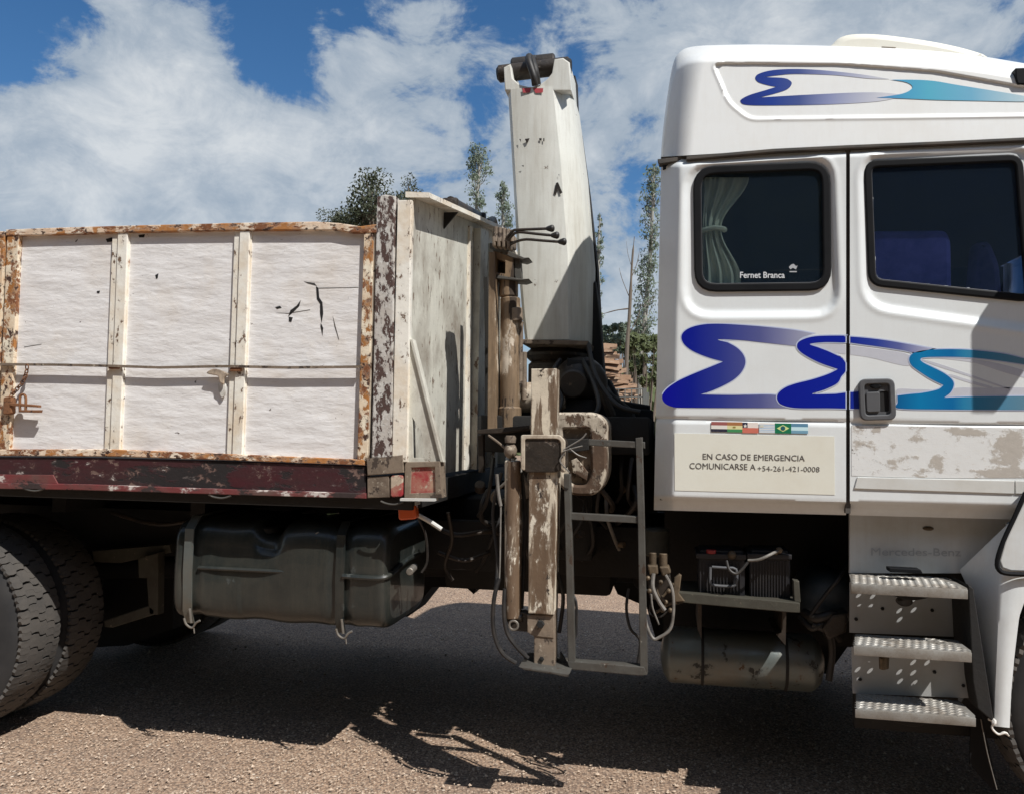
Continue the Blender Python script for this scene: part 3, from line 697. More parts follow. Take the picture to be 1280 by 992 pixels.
fdecal(z5([(690, 84), (560, 63), (400, 46), (280, 40), (180, 45), (120, 60), (102, 78), (115, 98), (160, 112), (195, 118), (150, 132), (80, 153), (42, 172), (38, 185), (60, 197), (150, 200), (400, 196), (640, 182), (760, 155), (620, 142), (350, 152), (118, 165), (180, 150), (240, 130), (262, 105), (250, 88), (220, 79), (140, 76), (200, 68), (280, 62), (450, 67), (600, 82)]), (0, 9, 18, 21, 27), 'fair_blue', .0006)
fdecal(z5([(635, 166), (740, 150), (782, 132), (790, 115), (762, 98), (697, 87), (860, 90), (1000, 112), (1280, 158), (1330, 175), (1280, 183), (1100, 180), (900, 176), (760, 170)]), (0, 5), 'fair_teal', .0012)

# --- emergency plate, flags
pl = part('notice_plate', prism([(843, 541), (1043, 545), (1043.5, 618), (843.5, 612.5)], -.0015, .002), 'sticker', cab)
text('EN CASO DE EMERGENCIA', 878.5, 1006, 573.5, -.0022, 'ink', 'notice_lettering', pl, hpx=7.2, slope=.018, bold=0)
text('COMUNICARSE A', 862, 944.5, 585.3, -.0022, 'ink', 'notice_lettering', pl, hpx=7.4, slope=.018, bold=0)
text('+54-261-421-0008', 947, 1024.5, 588, -.0022, 'ink', 'notice_lettering', pl, hpx=6.4, slope=.018, bold=-.008)
def fl(x0, y0, x1, y1): 
    s = .017
    return flat([(x0, y0+(x0-889)*s), (x1, y0+(x1-889)*s), (x1, y1+(x1-889)*s), (x0, y1+(x0-889)*s)], -.003)
fc = {}
def fcol(c):
    if c not in fc: fc[c] = simple('flag_print_%d' % len(fc), c, .5)
    return fc[c]
def flag(strips, shapes=()):
    root = None
    for (x0, y0, x1, y1, c) in strips:
        o = part('flag_sticker' if root is None else 'flag_stripe', fl(x0, y0, x1, y1), fcol(c), cab if root is None else root, smooth=False); root = root or o
    for (p, c, dy) in shapes: part('flag_emblem', flat(p, -.0035-dy), fcol(c), root, smooth=False)
R_, Wt, Bk, Gr = (.32, .10, .09), (.75, .72, .66), (.02, .02, .04), (.05, .25, .09)
flag([(889, 526.5, 909, 531, R_), (889, 531, 909, 535.5, Wt), (889, 535.5, 909, 539, Bk)])
flag([(909, 526.5, 928, 531, (.38, .16, .06)), (909, 531, 928, 535.5, (.70, .66, .35)), (909, 535.5, 928, 539.3, Gr)], [([(916, 532.5), (919.5, 532.5), (919.5, 534.5), (916, 534.5)], (.30, .22, .05), 0)])
flag([(928, 526.8, 934.5, 533.5, (.02, .02, .05)), (934.5, 526.8, 948, 533.5, (.78, .70, .64)), (928, 533.5, 948, 540, (.58, .16, .11))], [([(931.5, 529.2), (932.4, 531), (934, 531.2), (932.8, 532.4), (933, 534), (931.5, 533.2), (930, 534), (930.3, 532.4), (929.2, 531.2), (930.8, 531)], Wt, 0)])
flag([(949, 527, 968.5, 529, Wt)]+[(949, 529+k*2.1, 968.5, 530.1+k*2.1, (.35, .50, .66)) for k in range(5)]+[(949, 530.1+k*2.1, 968.5, 531.1+k*2.1, Wt) for k in range(5)], [([(950, 530.5), (954.5, 530.5), (954.5, 533.6), (950, 533.6)], (.6, .6, .5), 0)])
flag([(968.5, 527, 989, 539.7, (.0, .16, .07))], [([(971, 534.8), (978.7, 530.6), (986.5, 534.8), (978.7, 539.2)], (.62, .72, .28), 0), ([(975.4+3.3+3.0*cos(a*.6283), 534.8+2.9*sin(a*.6283)) for a in range(10)], (.01, .10, .12), .0006)])
flag([(989, 527, 1010, 531.3, (.10, .24, .36)), (989, 531.3, 1010, 535.8, (.55, .76, .80)), (989, 535.8, 1010, 539.5, (.16, .33, .44))])

# --- door: handle, peeled strip, moulding
hb = part('door_handle', prism(rpoly([(1075, 475), (1117, 474), (1119.5, 523), (1077, 524)], 8), -.018, .02, [rpoly([(1079, 479), (1113, 478), (1115, 519), (1081, 520)], 6)], .004, 0), 'handle', door)
part('handle_recess', prism(rpoly([(1078, 478), (1114, 477), (1116, 520), (1080, 521)], 6), -.006, .006, [rpoly([(1099, 489), (1111, 488.6), (1111.5, 514), (1099.5, 514.5)], 3)], 0, 0), 'handle', hb)
part('handle_cavity_shade', prism(rpoly([(1097, 487), (1113, 486.6), (1113.5, 516), (1097.5, 516.5)], 3), -.003, .002), 'void', hb)  # thin black plate stands in for the shade inside the hollow
part('handle_paddle', prism(rpoly([(1082.5, 490), (1100, 489.5), (1100.5, 514.5), (1083.5, 515)], 3), -.014, .008, bevel=.003), 'handle', hb)
part('lock_barrel', lathe([(0, .016), (.006, .016), (.009, .012)], (W(1094, 483, 0).x, -.006, W(1094, 483, 0).z), (0, -1, 0), 20, (1.25, .6)), 'seal', hb)
def peel_mat():
    b = MB('peeled_adhesive_film'); o = b.xyz(); X, Z = o[0], o[2]
    n = b.noise(9, 8, .68, (1, 1, 1.3), .4); n2 = b.noise(38, 6, .7)
    f = b.math('MULTIPLY', b.math('SUBTRACT', n, .5), 1.5)
    f = b.math('ADD', f, b.math('MULTIPLY', b.math('SUBTRACT', n2, .5), .7))
    for (px, py, rx, ry, a) in [(1096, 537, 5, 5, .42), (1150, 548, 13, 7, .30), (1116, 556, 8, 9, .25), (1112, 580, 11, 9, .28), (1172, 578, 10, 9, .28), (1145, 588, 40, 5, .15), (1258, 566, 20, 22, .42), (1250, 592, 30, 6, .42),
                                (1190, 537, 14, 3, .25), (1218, 540, 22, 5, .3), (1072, 560, 6, 22, .16), (1145, 571, 4, 4, .15), (1205, 565, 22, 14, -.2), (1270, 541, 14, 12, .2)]:
        c = W(px, py, 0); s = SCL(px)
        dx = b.math('DIVIDE', b.math('SUBTRACT', X, c.x), rx*s); dz = b.math('DIVIDE', b.math('SUBTRACT', Z, c.z), ry*s)
        q = b.math('EXPONENT', b.math('MULTIPLY', b.math('ADD', b.math('MULTIPLY', dx, dx), b.math('MULTIPLY', dz, dz)), -.9))
        f = b.math('ADD', f, b.math('MULTIPLY', q, a))
    mk = b.step(f, .10, .24, 0, .85)
    base = b.mix(b.noise(5, 5, .7), (.64, .64, .62), (.73, .74, .73))
    base = b.mix(b.step(b.noise(30, 7, .75, (1, 1, 2.5)), .55, .7, 0, .5), base, (.60, .55, .48))
    col = b.mix(mk, base, b.mix(b.noise(50, 5, .7), (.30, .265, .22), (.48, .43, .37)))
    s = W(1066, 560, 0).x; near = b.step(X, s, s+.12, 1, 0)
    sp = b.math('MULTIPLY', b.step(b.noise(34, 6, .7, off=(3, 3, 3)), .60, .64), near)
    col = b.mix(sp, col, (.14, .13, .12))
    b.set('Base Color', col); b.set('Roughness', .65); b.set('Normal', b.bump(b.math('ADD', mk, n2), .25, .003)); return b.m
part('peeled_film', prism([(1064.5, 531), (1330, 535.5), (1330, 596), (1272, 596.5), (1200, 597), (1120, 596), (1064.5, 594)], -.0012, .002), peel_mat(), door)
part('moulding', prism([(1072, 596), (1268, 600.5), (1268, 616.5), (1090, 611), (1068, 610)], -.006, .008, bevel=.002), 'moulding', door)
part('moulding_end', prism([(1269.5, 600.5), (1330, 602), (1330, 618), (1269.5, 616.5)], -.006, .008, bevel=.002), 'moulding', door)

# --- entry: pale panel, treads, risers, wing
lp = sub('entry_panel', prism([(1062, 640), (1310, 645), (1300, 719), (1208, 716), (1062, 716)], .160, .02, bevel=.002), 'greywhite')
text('Mercedes-Benz', 1089, 1201, 693.5, .1585, 'faint', 'raised_lettering', lp, hpx=9.5, slope=.01)
part('entry_grommet', lathe([(0, .020), (.004, .020), (.006, .014)], (W(1160, 660, .16).x, .16, W(1160, 660, .16).z), (0, -1, 0), 16, (1, .4)), 'brass', lp)
RY = .185     # plane of the risers
RY2 = .06
def riser(pts, ry=RY):
    return sub('step_riser', prism(pts, ry, .006, bevel=.001), 'riser')
rs = [riser([(1062, 727), (1209, 731), (1210, 796), (1062, 790)]), riser([(1064, 808), (1213, 813), (1215, 872), (1066, 866)], RY2)]
for o, L, ry in ((rs[0], [(1103, 760), (1165, 762), (1199, 778), (1070, 773)], RY), (rs[1], [(1168, 839), (1204, 856), (1075, 848)], RY2)):
    for (x, y) in L: part('bolt', bolt(x, y, ry, 2.4, .006), 'dark', o)
def tread(xl, xr, yf, yb_lip, slope, spots, y0, back):
    """perforated chequer tread: front edge seen at row yf, lip down to yb_lip"""
    a = W(xl, yf, y0); b_ = W(xr, yf+slope*(xr-xl), y0); zt_ = (a.z+b_.z)/2
    x0, x1 = a.x, b_.x; y1 = back-.004
    outline = rpoly([(x0+.012, y0), (x1-.012, y0), (x1, y0+.02), (x1, y1), (x0+.05, y1)], .015, 3)
    holes = []
    def hole(cx, cy, rx=.0085, ry=.0065):
        if x0+.02 < cx < x1-.03 and y0+.02 < cy < y1-.012: holes.append([(cx+rx*cos(2*pi*k/10), cy+ry*sin(2*pi*k/10)) for k in range(10)])
    for (px, py, Yp) in spots:
        P = W(px, py, Yp) if Yp is not None else WG(px, py); t = (zt_-P.z)/SUN.z; H = P+SUN*t; hole(H.x, H.y)
    V, Fs = curve_fill([outline]+holes, .004, 0, 0)
    gs = [([(v.x, v.y, zt_-.002+v.z) for v in V], Fs)]
    L = (zt_-W(xl, yb_lip, y0).z)
    front = [box(x0+.008, x1-.006, y0-.002, y0+.004, zt_-L, zt_-.001, .0015), box(x1-.012, x1-.008, y0+.01, y1-.03, zt_-L*.9, zt_-.001)]
    o = sub('step_tread', gs+front, 'alu', ang=30)
    # raised lozenges
    LZ = []; k = 0; yy = y0+.012
    while yy < y1-.006:
        xx = x0+.016+(k % 2)*.014+.05*(yy-y0)/(y1-y0)
        while xx < x1-.016-(yy-y0)*.12:
            if all((xx-h[0][0]+.011)**2+(yy-h[0][1])**2 > .013**2 for h in holes):
                an = .5 if (k % 2) else -.5; c, s = cos(an), sin(an); l, w, h = .0135, .0042, .0034
                q = len(LZ); pts = [(l, 0), (0, w), (-l, 0), (0, -w)]
                LZ.append(([(xx+p[0]*c-p[1]*s, yy+p[0]*s+p[1]*c, zt_) for p in pts]+[(xx+.35*l*c, yy+.35*l*s, zt_+h), (xx-.35*l*c, yy-.35*l*s, zt_+h)], [(0, 1, 4), (1, 5, 4), (1, 2, 5), (2, 3, 5), (3, 4, 5), (3, 0, 4)]))
            xx += .028
        yy += .0145; k += 1
    tag(part('chequer_pattern', LZ, 'alu', o, smooth=False), kind='stuff')
    return o
t1 = tread(1061, 1212, 729, 741, .045, [(1073.5, 742.5, RY), (1091, 744, RY), (1073, 757, RY), (1074.5, 769, RY), (1142.5, 748, RY), (1142, 761, RY), (1124.5, 773, RY), (1124, 762, RY), (1087.5, 757, RY)], -.075, RY)
t2 = tread(1064, 1217, 806, 818, .055, [(1072, 821.5, RY2), (1088.5, 823, RY2), (1072, 835.5, RY2), (1087.5, 837, RY2), (1072, 848, RY2), (1124, 838.5, RY2), (1125, 850, RY2), (1141.5, 826.5, RY2), (1141.5, 839.5, RY2), (1143, 852, RY2), (1159, 827, RY2), (1158, 841, RY2)], -.13, RY2)
t3 = tread(1066, 1222, 886, 896, .06, [(x, y, None) for x, y in ((1000, 966), (1008, 968), (1016, 970), (1003, 961), (1012, 963), (1022, 965), (1073, 975), (1082, 977), (1090, 979), (1078, 970), (1087, 972), (1030, 973), (1038, 969))], -.13, .07)
part('grab_strip', prism(rpoly([(1111, 709), (1151, 711), (1154, 716.5), (1112, 714.5)], 2), -.0+.05, .05, bevel=.003), 'seal', t1)
part('tread_stay', [prism(smooth_poly([(1112, 738), (1180, 741), (1160, 747), (1140, 750), (1122, 746)], 3), .03, .05, bevel=.003)], 'dark', t1)
part('tread_stay', [prism(smooth_poly([(1090, 893), (1180, 899), (1165, 901), (1146, 908), (1128, 905), (1108, 898)], 3), .03, .05, bevel=.003)], 'dark', t3)
sub('step_lock', [lathe([(0, .021), (.02, .021), (.024, .016)], (W(1132, 752, .1).x, .13, W(1132, 752, .1).z), (0, -1, 0), 18, (1.4, .9)), ], 'dark_oil')
# padlock hanging from the middle tread
pk = thing('padlock', W(1106, 838, .0), 'small tarnished brass padlock hanging against the lower step panel below the cab door', 'padlock')
P = W(1105, 826, .0)
part('lock_body', lathe([(-.03, .012), (-.026, .024), (.014, .026), (.02, .02)], P, (0, 0, 1), 16, (1.0, .55)), 'brass', pk)
part('shackle', tube([P+Vector((-.014, 0, .015)), P+Vector((-.014, 0, .04)), P+Vector((0, 0, .052)), P+Vector((.014, 0, .04)), P+Vector((.014, 0, .015))], .004), 'bolt', pk)
sub('step_side_plate', prism([(1210, 730), (1217, 735), (1243, 903), (1222, 885), (1216, 850)], -.03, .20, bevel=.004), 'dark')
# wing: shaded inner slope and sunlit outer face
wing_l = [(1200, 712, .13), (1212, 738, .13), (1217, 770, .125), (1224, 820, .12), (1232, 865, .115), (1240, 903, .11)]
wing_m = [(1263, 652, .02), (1250, 725, .0), (1248, 770, -.01), (1246, 820, -.012), (1244, 865, -.012), (1243, 907, -.012)]
wing_r = [(1300, 652, .02), (1290, 725, -.02), (1274, 770, -.02), (1268, 820, -.02), (1264, 865, -.02), (1262, 909, -.02)]
def wing_fn(u, v):
    t = v*5; i = min(4, int(t)); k = t-i
    def L(a): return [a[i][j]*(1-k)+a[i+1][j]*k for j in range(3)]
    A, B, C = L(wing_l), L(wing_m), L(wing_r)
    if u < .6: q = sst(0, 1, u/.6); q2 = u/.6; P_ = [A[j]*(1-q2)+B[j]*q2 for j in range(2)]+[A[2]*(1-q2)+B[2]*q2]
    else: q2 = (u-.6)/.4; P_ = [B[j]*(1-q2)+C[j]*q2 for j in range(3)]; P_[2] -= .006*sin(pi*q2)
    return W(*P_), (0, 0)
wg = grid(20, 36, wing_fn)
wing = sub('wing', [wg, ([tuple(Vector(v)+Vector((0, .006, 0))) for v in wg[0]], [tuple(reversed(f)) for f in wg[1]]),
    prism([(1263, 655), (1300, 640), (1500, 645), (1500, 760), (1400, 690), (1330, 690), (1290, 735)], .03, .06, bevel=.01)], 'cab', ang=50)
tp = smooth_poly([(1296, 600), (1282, 616), (1268, 646), (1254, 676), (1246.5, 700), (1249, 712), (1262, 716.5), (1300, 717)], 3, False)
part('wing_trim', tube([W(x, y, -.035) for x, y in tp], .0085, 8, 1), 'seal', wing)
part('wing_cap', prism([(1300, 602), (1285, 618), (1270, 648), (1257, 676), (1250, 700), (1253, 709), (1264, 713), (1300, 714), (1380, 714), (1380, 602)], -.03, .04, bevel=.004), 'greywhite', wing)
sub('mudflap', prism([(1214, 893), (1229, 899), (1247, 984), (1240, 986), (1212, 955)], .14, .008), 'seal')
sub('flap_cable', tube([W(1226, 898, .1), W(1234, 940, .1), W(1246, 986, .1)], .002, 6), 'palehose')
rg = tag(part('rag_strip', [tube([W(1236, 898, -.01), W(1243, 901, -.03), W(1240, 909, -.03), W(1248, 917, -.03), W(1256, 915, -.03), W(1261, 919, -.02)], [.006, .008, .004, .004, .005, .003], 6)], 'whitecloth'), 'frayed white cloth strip knotted at the foot of the white wing', 'rag')

# door mirror beyond the right edge, whose shade falls on the door
mx0 = W(1218, 420, 0); 
mg = []
t0 = .36/.59*1.548
def lift(px, py, off):
    P_ = W(px, py, 0); return P_+SUN*(off/-SUN.y)
A = lift(1218, 421, .36); B_ = lift(1218, 518, .36); 
mz0, mz1 = B_.z, A.z+.0
mir = sub('mirror', box(A.x-.02, A.x+.07, -.36, -.12, mz0-.005, mz1+.015, .012), 'seal')
part('mirror_glass', box(A.x-.026, A.x-.021, -.345, -.135, mz0+.012, mz1-.002), 'glass', mir)
part('mirror_arm', [tube([(A.x+.03, -.2, mz1), (A.x+.03, -.18, mz1+.1), (A.x+.0, .0, mz1+.14)], .012), tube([(A.x+.03, -.2, mz0), (A.x+.03, -.18, mz0-.1), (A.x+.0, .0, mz0-.14)], .012)], 'seal', mir)

# --- curtain behind the sleeper pane
def cur_fn(u, v):
    y = 222+v*134
    tie = 288
    if y < tie: wl = 873+(4)*(y-222)/66; wr = 936-34*sst(0, 1, (y-222)/62)
    else: wl = 877-2*(y-tie)/68; wr = 902+24*sst(0, 1, (y-tie)/60)
    x = wl+(wr-wl)*u
    pinch = exp(-((y-tie)/14)**2)
    fold = .016*sin(u*24+.8*sin(v*5))*(1-.5*pinch)+.008*sin(u*43+v*3)
    return W(x, y, .085+fold-.008*pinch), (0, 0)
cu_ = thing('curtain', W(898, 356, .09), 'pale tied-back curtain hanging behind the left side of the sleeper window', 'curtain')
part('drape', grid(60, 60, cur_fn), 'curtain', cu_, ang=80)
part('tieback', tube([W(873, 291, .072), W(880, 288, .062), (W(892, 285, .058)), W(903, 286, .066), W(906, 288, .08)], .011, 8), 'curtain', cu_)

# ------------------------------------------------------------------ cargo bed
XH = W(512, 400, 0).x                # plane of the headboard
XL = W(-420, 500, 0).x
bed = sub('cargo_bed', [box(XL, XH+.02, .03, 2.42, 1.17, 1.28, .004), box(XL, XH, 2.38, 2.42, 1.281, W(300, 285, 0).z, .003)], 'dark')
def bp(name, g, mat, **k): return part(name, g, mat, bed, **k)
for q in ([(18, 294), (143, 292), (134, 563), (8, 563)], [(156, 291), (299, 289), (288, 569), (148, 566)], [(308, 289), (456, 287), (448, 576), (299, 572)], [(-130, 296), (0, 294), (-12, 561), (-140, 561)]):
    bp('side_board', prism(q, .012, .018, bevel=.002), 'board')
def stiff(xt, xb, yt, yb, w):
    # pressed channel: sunlit face with a shaded return on its left
    return [prism([(xt, yt), (xt+w*.62, yt), (xb+w*.62, yb), (xb, yb)], -.008, .034, bevel=.002), prism([(xt-w*.36, yt), (xt+1, yt), (xb+1, yb), (xb-w*.36, yb)], .000, .014, bevel=.002),
            prism([(xt+w*.6, yt), (xt+w*.8, yt), (xb+w*.8, yb), (xb+w*.6, yb)], .006, .012, bevel=.001)]
for (xt, xb, yt, yb, w) in ((147.5, 137, 291, 564, 19), (300, 290, 289, 570, 19)): bp('stiffener', stiff(xt, xb, yt, yb, w), 'rusty_white')
bp('post', [prism([(9, 290), (24, 290), (11, 563), (-3, 563)], -.010, .05, bevel=.004)], 'rusty_cream')
bp('post', [prism([(-6, 290), (6, 290), (-7, 563), (-20, 563)], -.010, .04, bevel=.004)], 'rusty_cream')
bp('post', [prism([(455, 287), (467, 285), (459, 576), (446, 576)], -.010, .05, bevel=.004)], 'rusty_cream')
bp('top_rail', [prism([(-140, 292), (4, 289), (4, 296), (-140, 299)], -.014, .06, bevel=.004)], 'rusty_rail')
bp('top_rail', [prism([(7, 287), (60, 285), (160, 282), (300, 278.5), (395, 277), (425, 279), (450, 283), (472, 280), (474, 291), (440, 291), (420, 287.5), (300, 288), (160, 290.5), (7, 295)], -.014, .062, bevel=.004)], 'rusty_rail')
bp('bottom_rail', [prism([(-140, 562), (11, 561), (140, 561), (290, 567), (455, 574), (456, 581), (290, 575), (140, 570), (-140, 568.5)], -.012, .05, bevel=.004)], 'rusty_rail')
sill = bp('sill', prism([(-300, 569), (100, 571.5), (290, 576), (457, 582), (458, 622), (290, 617), (100, 612), (-300, 606)], -.002, .06, bevel=.004), 'red_sill')
part('sill_lip', prism([(-300, 598), (100, 604.5), (290, 611), (457, 616), (457, 622.5), (290, 618), (100, 612), (-300, 606)], -.016, .016, bevel=.003), 'red_lip', sill)
part('sill_patch', prism([(-300, 590), (66, 593), (72, 604), (-300, 599)], -.008, .008, bevel=.002), 'red_lip', sill)
for (x, y) in ((42, 609), (275, 618), (490, 626)): bp('rope_hook', tube([W(x-14, y, -.01), W(x-6, y+3, -.012), W(x+4, y+4, -.012), W(x+14, y+1, -.01)], .0045, 6), 'frame')
cp = bp('corner_post', prism([(471, 246), (481, 243), (494, 245), (489, 572), (464, 572)], -.016, .09, bevel=.006), 'peeled')
bp('post', prism([(497, 250), (514.5, 250), (508, 577), (489.5, 577)], -.012, .04, bevel=.004), 'rusty_white')
bp('edge_strip', prism([(465.5, 284), (470.5, 284), (461.5, 576), (459, 576)], -.004, .03, bevel=.001), 'grease_white')
cb = bp('corner_bracket', [prism([(458, 573), (503, 568), (504, 590), (459, 594)], -.018, .09, bevel=.004), prism([(459, 595.5), (486, 594), (487, 621), (459, 622)], -.010, .08, bevel=.004)], 'grimy')
part('reflector', prism(rpoly([(488, 594), (503, 593), (503, 620), (488, 621)], 4), -.014, .05, bevel=.004), 'red_block', cb)
lb = bp('marker_block', prism([(507, 578), (549, 577), (551, 621), (506, 622)], -.006, .08, [[(513, 583), (544, 582), (545, 616), (512, 617)]], .003, 0), 'grimy')
part('reflector', [prism([(513, 583), (544, 582), (545, 616), (512, 617)], .004, .06)], 'red_block', lb)
part('bracket_lip', prism([(500, 622.5), (543, 623), (543, 626), (500, 625.5)], -.03, .06), 'moulding', lb)
# headboard: sheet with pressed ribs, cap and gusset, facing the cab
z0 = W(512, 600, 0).z; zc = W(511, 247, 0).z
_e = WX(616, 288.5, W(512, 400, 0).x); ztop = lambda y: zc+(_e.z-zc)/_e.y*(y if y < _e.y else 2*_e.y-y)
def hb_sheet(x0, x1, ya, yb, drop=0., n=12):
    ys = [ya+(yb-ya)*k/n for k in range(n+1)]; V = []; Fs = []
    for y in ys: V += [(x0, y, z0), (x1, y, z0), (x1, y, ztop(y)-drop), (x0, y, ztop(y)-drop)]
    for i in range(n):
        a = 4*i; b = a+4
        for k in range(4): Fs.append((a+k, a+(k+1) % 4, b+(k+1) % 4, b+k))
    Fs += [(0, 3, 2, 1), (4*n, 4*n+1, 4*n+2, 4*n+3)]
    return V, Fs
def ypx(px, py=400): return WX(px, py, XH).y
hd = bp('headboard', hb_sheet(XH-.02, XH, .03, 2.42), 'headboard')
ra, rb, rc = ypx(583), ypx(587), ypx(598)
part('rib', hb_sheet(XH, XH+.012, ra, rb, .03), 'rusty_white', hd)
part('rib', hb_sheet(XH, XH+.05, rb+.02, rc, .035), 'headboard', hd)
part('rib', hb_sheet(XH, XH+.09, ypx(602), ypx(606), .1), 'headboard', hd)
part('rib', hb_sheet(XH, XH+.05, 1.9, 2.1, .035), 'headboard', hd)
V = []; Fs = []
ys = [2.44*k/14 for k in range(15)]
for y in ys: V += [(XH-.03, y, ztop(y)+.002), (XH+.075, y, ztop(y)-.004), (XH+.075, y, ztop(y)+.018), (XH-.03, y, ztop(y)+.026)]
for i in range(14):
    a = 4*i; b = a+4
    for k in range(4): Fs.append((a+k, a+(k+1) % 4, b+(k+1) % 4, b+k))
Fs += [(0, 3, 2, 1), (56, 57, 58, 59)]
part('cap_rail', (V, Fs), 'rusty_white', hd)
part('cap_stay', [([(XH+.001, ypx(552)+d, ztop(.5)-.01) for d in (0, .012)]+[(XH+.07, ypx(552)+d, ztop(.5)-.01) for d in (0, .012)]+[(XH+.001, ypx(552)+d, ztop(.5)-.09) for d in (0, .012)], [(0, 2, 4), (1, 5, 3), (0, 1, 3, 2), (2, 3, 5, 4), (0, 4, 5, 1)])], 'dark', hd)
part('gusset', [prism([(511, 428), (516, 428), (553, 577), (510, 577)], .012, .012, [[(515, 520), (527, 540), (531, 572), (516, 572)]], .001, 0), prism([(512, 424), (516, 424), (554, 577), (550, 577)], -.0, .045, bevel=.003)], 'headboard', hd)
def hz(px, py): p = WX(px, py, XH); return p
a1, a2 = ypx(563, 252), ypx(599, 268)
part('hoop_pipe', [tube([(XH, a1, ztop(a1)+.06), (XH, (a1+a2)/2, ztop((a1+a2)/2)+.055), (XH, a2, ztop(a2)+.05)], .025, 12)], 'dark_oil', hd)
part('pipe_clip', box(XH-.04, XH+.04, a1-.02, a1+.03, ztop(a1)+.02, ztop(a1)+.075, .01), 'dark_oil', hd); part('pipe_clip', [box(XH-.04, XH+.04, a2-.02, a2+.02, ztop(a2)+.02, ztop(a2)+.07, .01)], 'dark_oil', hd)
part('hoop_socket', [tube([(XH+.02, 1.38, ztop(1.38)+.03), (XH+.02, 1.55, ztop(1.55)+.06), (XH+.02, 1.6, ztop(1.6)+.02)], .02, 8)], 'dark_oil', hd)
# rod, latch
rp = [(-140, 452), (4, 455), (70, 455.5), (140, 457), (200, 459), (270, 457.5), (292, 457.5), (360, 459), (452, 458)]
V, Fs = [], []
for (x, y) in rp:
    for (yy, dz) in ((-.026, -.0055), (-.0125, -.0055), (-.0125, .0055), (-.026, .0055)): p = W(x, y, yy); V.append((p.x, yy, W(x, y, -.045).z+dz))
for i in range(len(rp)-1):
    a = 4*i; b = a+4
    for k in range(4): Fs.append((a+k, a+(k+1) % 4, b+(k+1) % 4, b+k))
Fs += [(0, 3, 2, 1), (32, 33, 34, 35)]
rod = bp('tie_rod', (V, Fs), 'grimy')
part('rod_bracket', [prism([(288, 458), (301, 458), (300, 464), (286, 464)], -.022, .03, bevel=.003), prism([(135, 457), (148, 457), (147, 461), (135, 461)], -.022, .03, bevel=.003)], 'rust', rod)
lt = bp('latch', [prism(rpoly([(4, 496), (14, 495), (14, 517), (3, 518)], 3), -.035, .03, bevel=.004), prism([(12, 503), (48, 506), (48, 509), (12, 507)], -.04, .02, bevel=.003), prism([(24, 512), (50, 512), (49, 515.5), (24, 515)], -.045, .02, bevel=.003),
     tube([W(25, 515, -.035), W(25, 497, -.035), W(28, 493, -.035), W(32, 496, -.035), W(32, 514, -.035)], .006, 8)], 'rust')
ch = thing('chain', W(14, 497, -.05), 'short rusty chain hanging from the tie rod at the left end of the dropside', 'chain')
cpts = [W(*p) for p in ((34, 457, -.03), (33, 465, -.02), (31, 472, -.018), (28, 478, -.018), (23, 484, -.018), (18, 490, -.02), (14, 494, -.03))]
path = smooth_poly([tuple(p) for p in cpts], 3, False)
path = [Vector(p) for p in path]
for i in range(0, len(path)-2, 2):
    d = (path[i+2]-path[i]).normalized(); ax = Vector((0, 1, 0)) if (i//2) % 2 == 0 else d.cross(Vector((0, 1, 0)))
    part('link', torus(path[i+1], .0085, .0028, ax, 12, 6, 1.7, d), 'rust', ch)
rgg = thing('rag', W(266, 480, -.03), 'scrap of brown and white rag caught on the tie rod beside a stiffener', 'rag')
part('brown_scrap', [prism(smooth_poly([(258, 465.5), (266, 461), (276, 463), (285, 468), (280, 472), (279, 480), (274, 477), (272, 470), (262, 468)], 3), -.024, .012, bevel=.004, res=3)], 'cloth', rgg)
part('white_scrap', [prism(smooth_poly([(273, 478), (282, 480), (281, 492), (277, 497), (273, 489)], 3), -.004, .008, bevel=.003)], 'whitecloth', rgg)
# dents and open cracks in the third side board
for L in ([(395, 358), (398, 360), (399, 372), (403, 378), (404, 392), (402, 404), (400, 392), (400, 380), (396, 374)], [(376, 375), (374, 383), (366, 391), (360, 396), (363, 388), (371, 382)], [(344, 384), (350, 382.5), (352, 385), (346, 386.5)],
          [(401, 404), (404, 410), (403, 420), (400.5, 408)], [(361, 396), (366, 397), (364, 403), (361, 402)], [(132, 299), (140, 297), (142, 302), (134, 303)], [(173, 294), (181, 293), (180, 297), (174, 297)], [(121, 364), (125, 363.5), (124, 367), (121, 366.5)], [(194, 344), (198, 342), (197, 348), (195, 349)]):
    bp('crack', flat(L, .0110), 'void', smooth=False)
for L in ([(345, 391), (360, 391.4), (387, 387), (388, 387.5), (360, 392.2)], [(398, 360), (420, 359.6), (448, 359), (448, 359.5), (399, 360.7)], [(416, 395), (420, 410), (424, 425), (423, 424), (418, 408)], [(30, 433.5), (52, 430), (52, 430.5), (30, 434.2)], [(380, 352), (393, 354), (396, 357.5), (385, 354.5)]):
    bp('crack', flat(L, .0110), 'gap', smooth=False)

# ------------------------------------------------------------------ chassis and what hangs under it
ch_g = [box(-6.5, XF-.1, .78, .86, .80, 1.05, .006), box(-6.5, XF-.1, 1.58, 1.66, .80, 1.05, .006)]
for x in (-5.5, -4.2, -3.1, -2.3, -1.5, -.7, .1, .9, 1.6): ch_g.append(box(x, x+.1, .86, 1.58, .85, 1.0))
for x in (-5.4, -4.4, -3.2, -2.4, -1.6): ch_g.append(box(x, x+.08, .5, 2.0, 1.05, 1.169))
chas = sub('chassis', ch_g, 'dark')
sub('driveline', [cyl((-3.6, 1.22, .62), (-.2, 1.22, .80), .06), cyl((-.2, 1.22, .80), (.1, 1.22, .82), .13), box(.1, 1.2, .95, 1.5, .62, 1.05, .05), box(1.2, 1.9, .85, 1.6, .5, 1.2, .06),
                  cyl((-3.7, .6, .52), (-3.7, 1.9, .52), .10), ball((-3.7, 1.22, .54), .24)], 'dark')
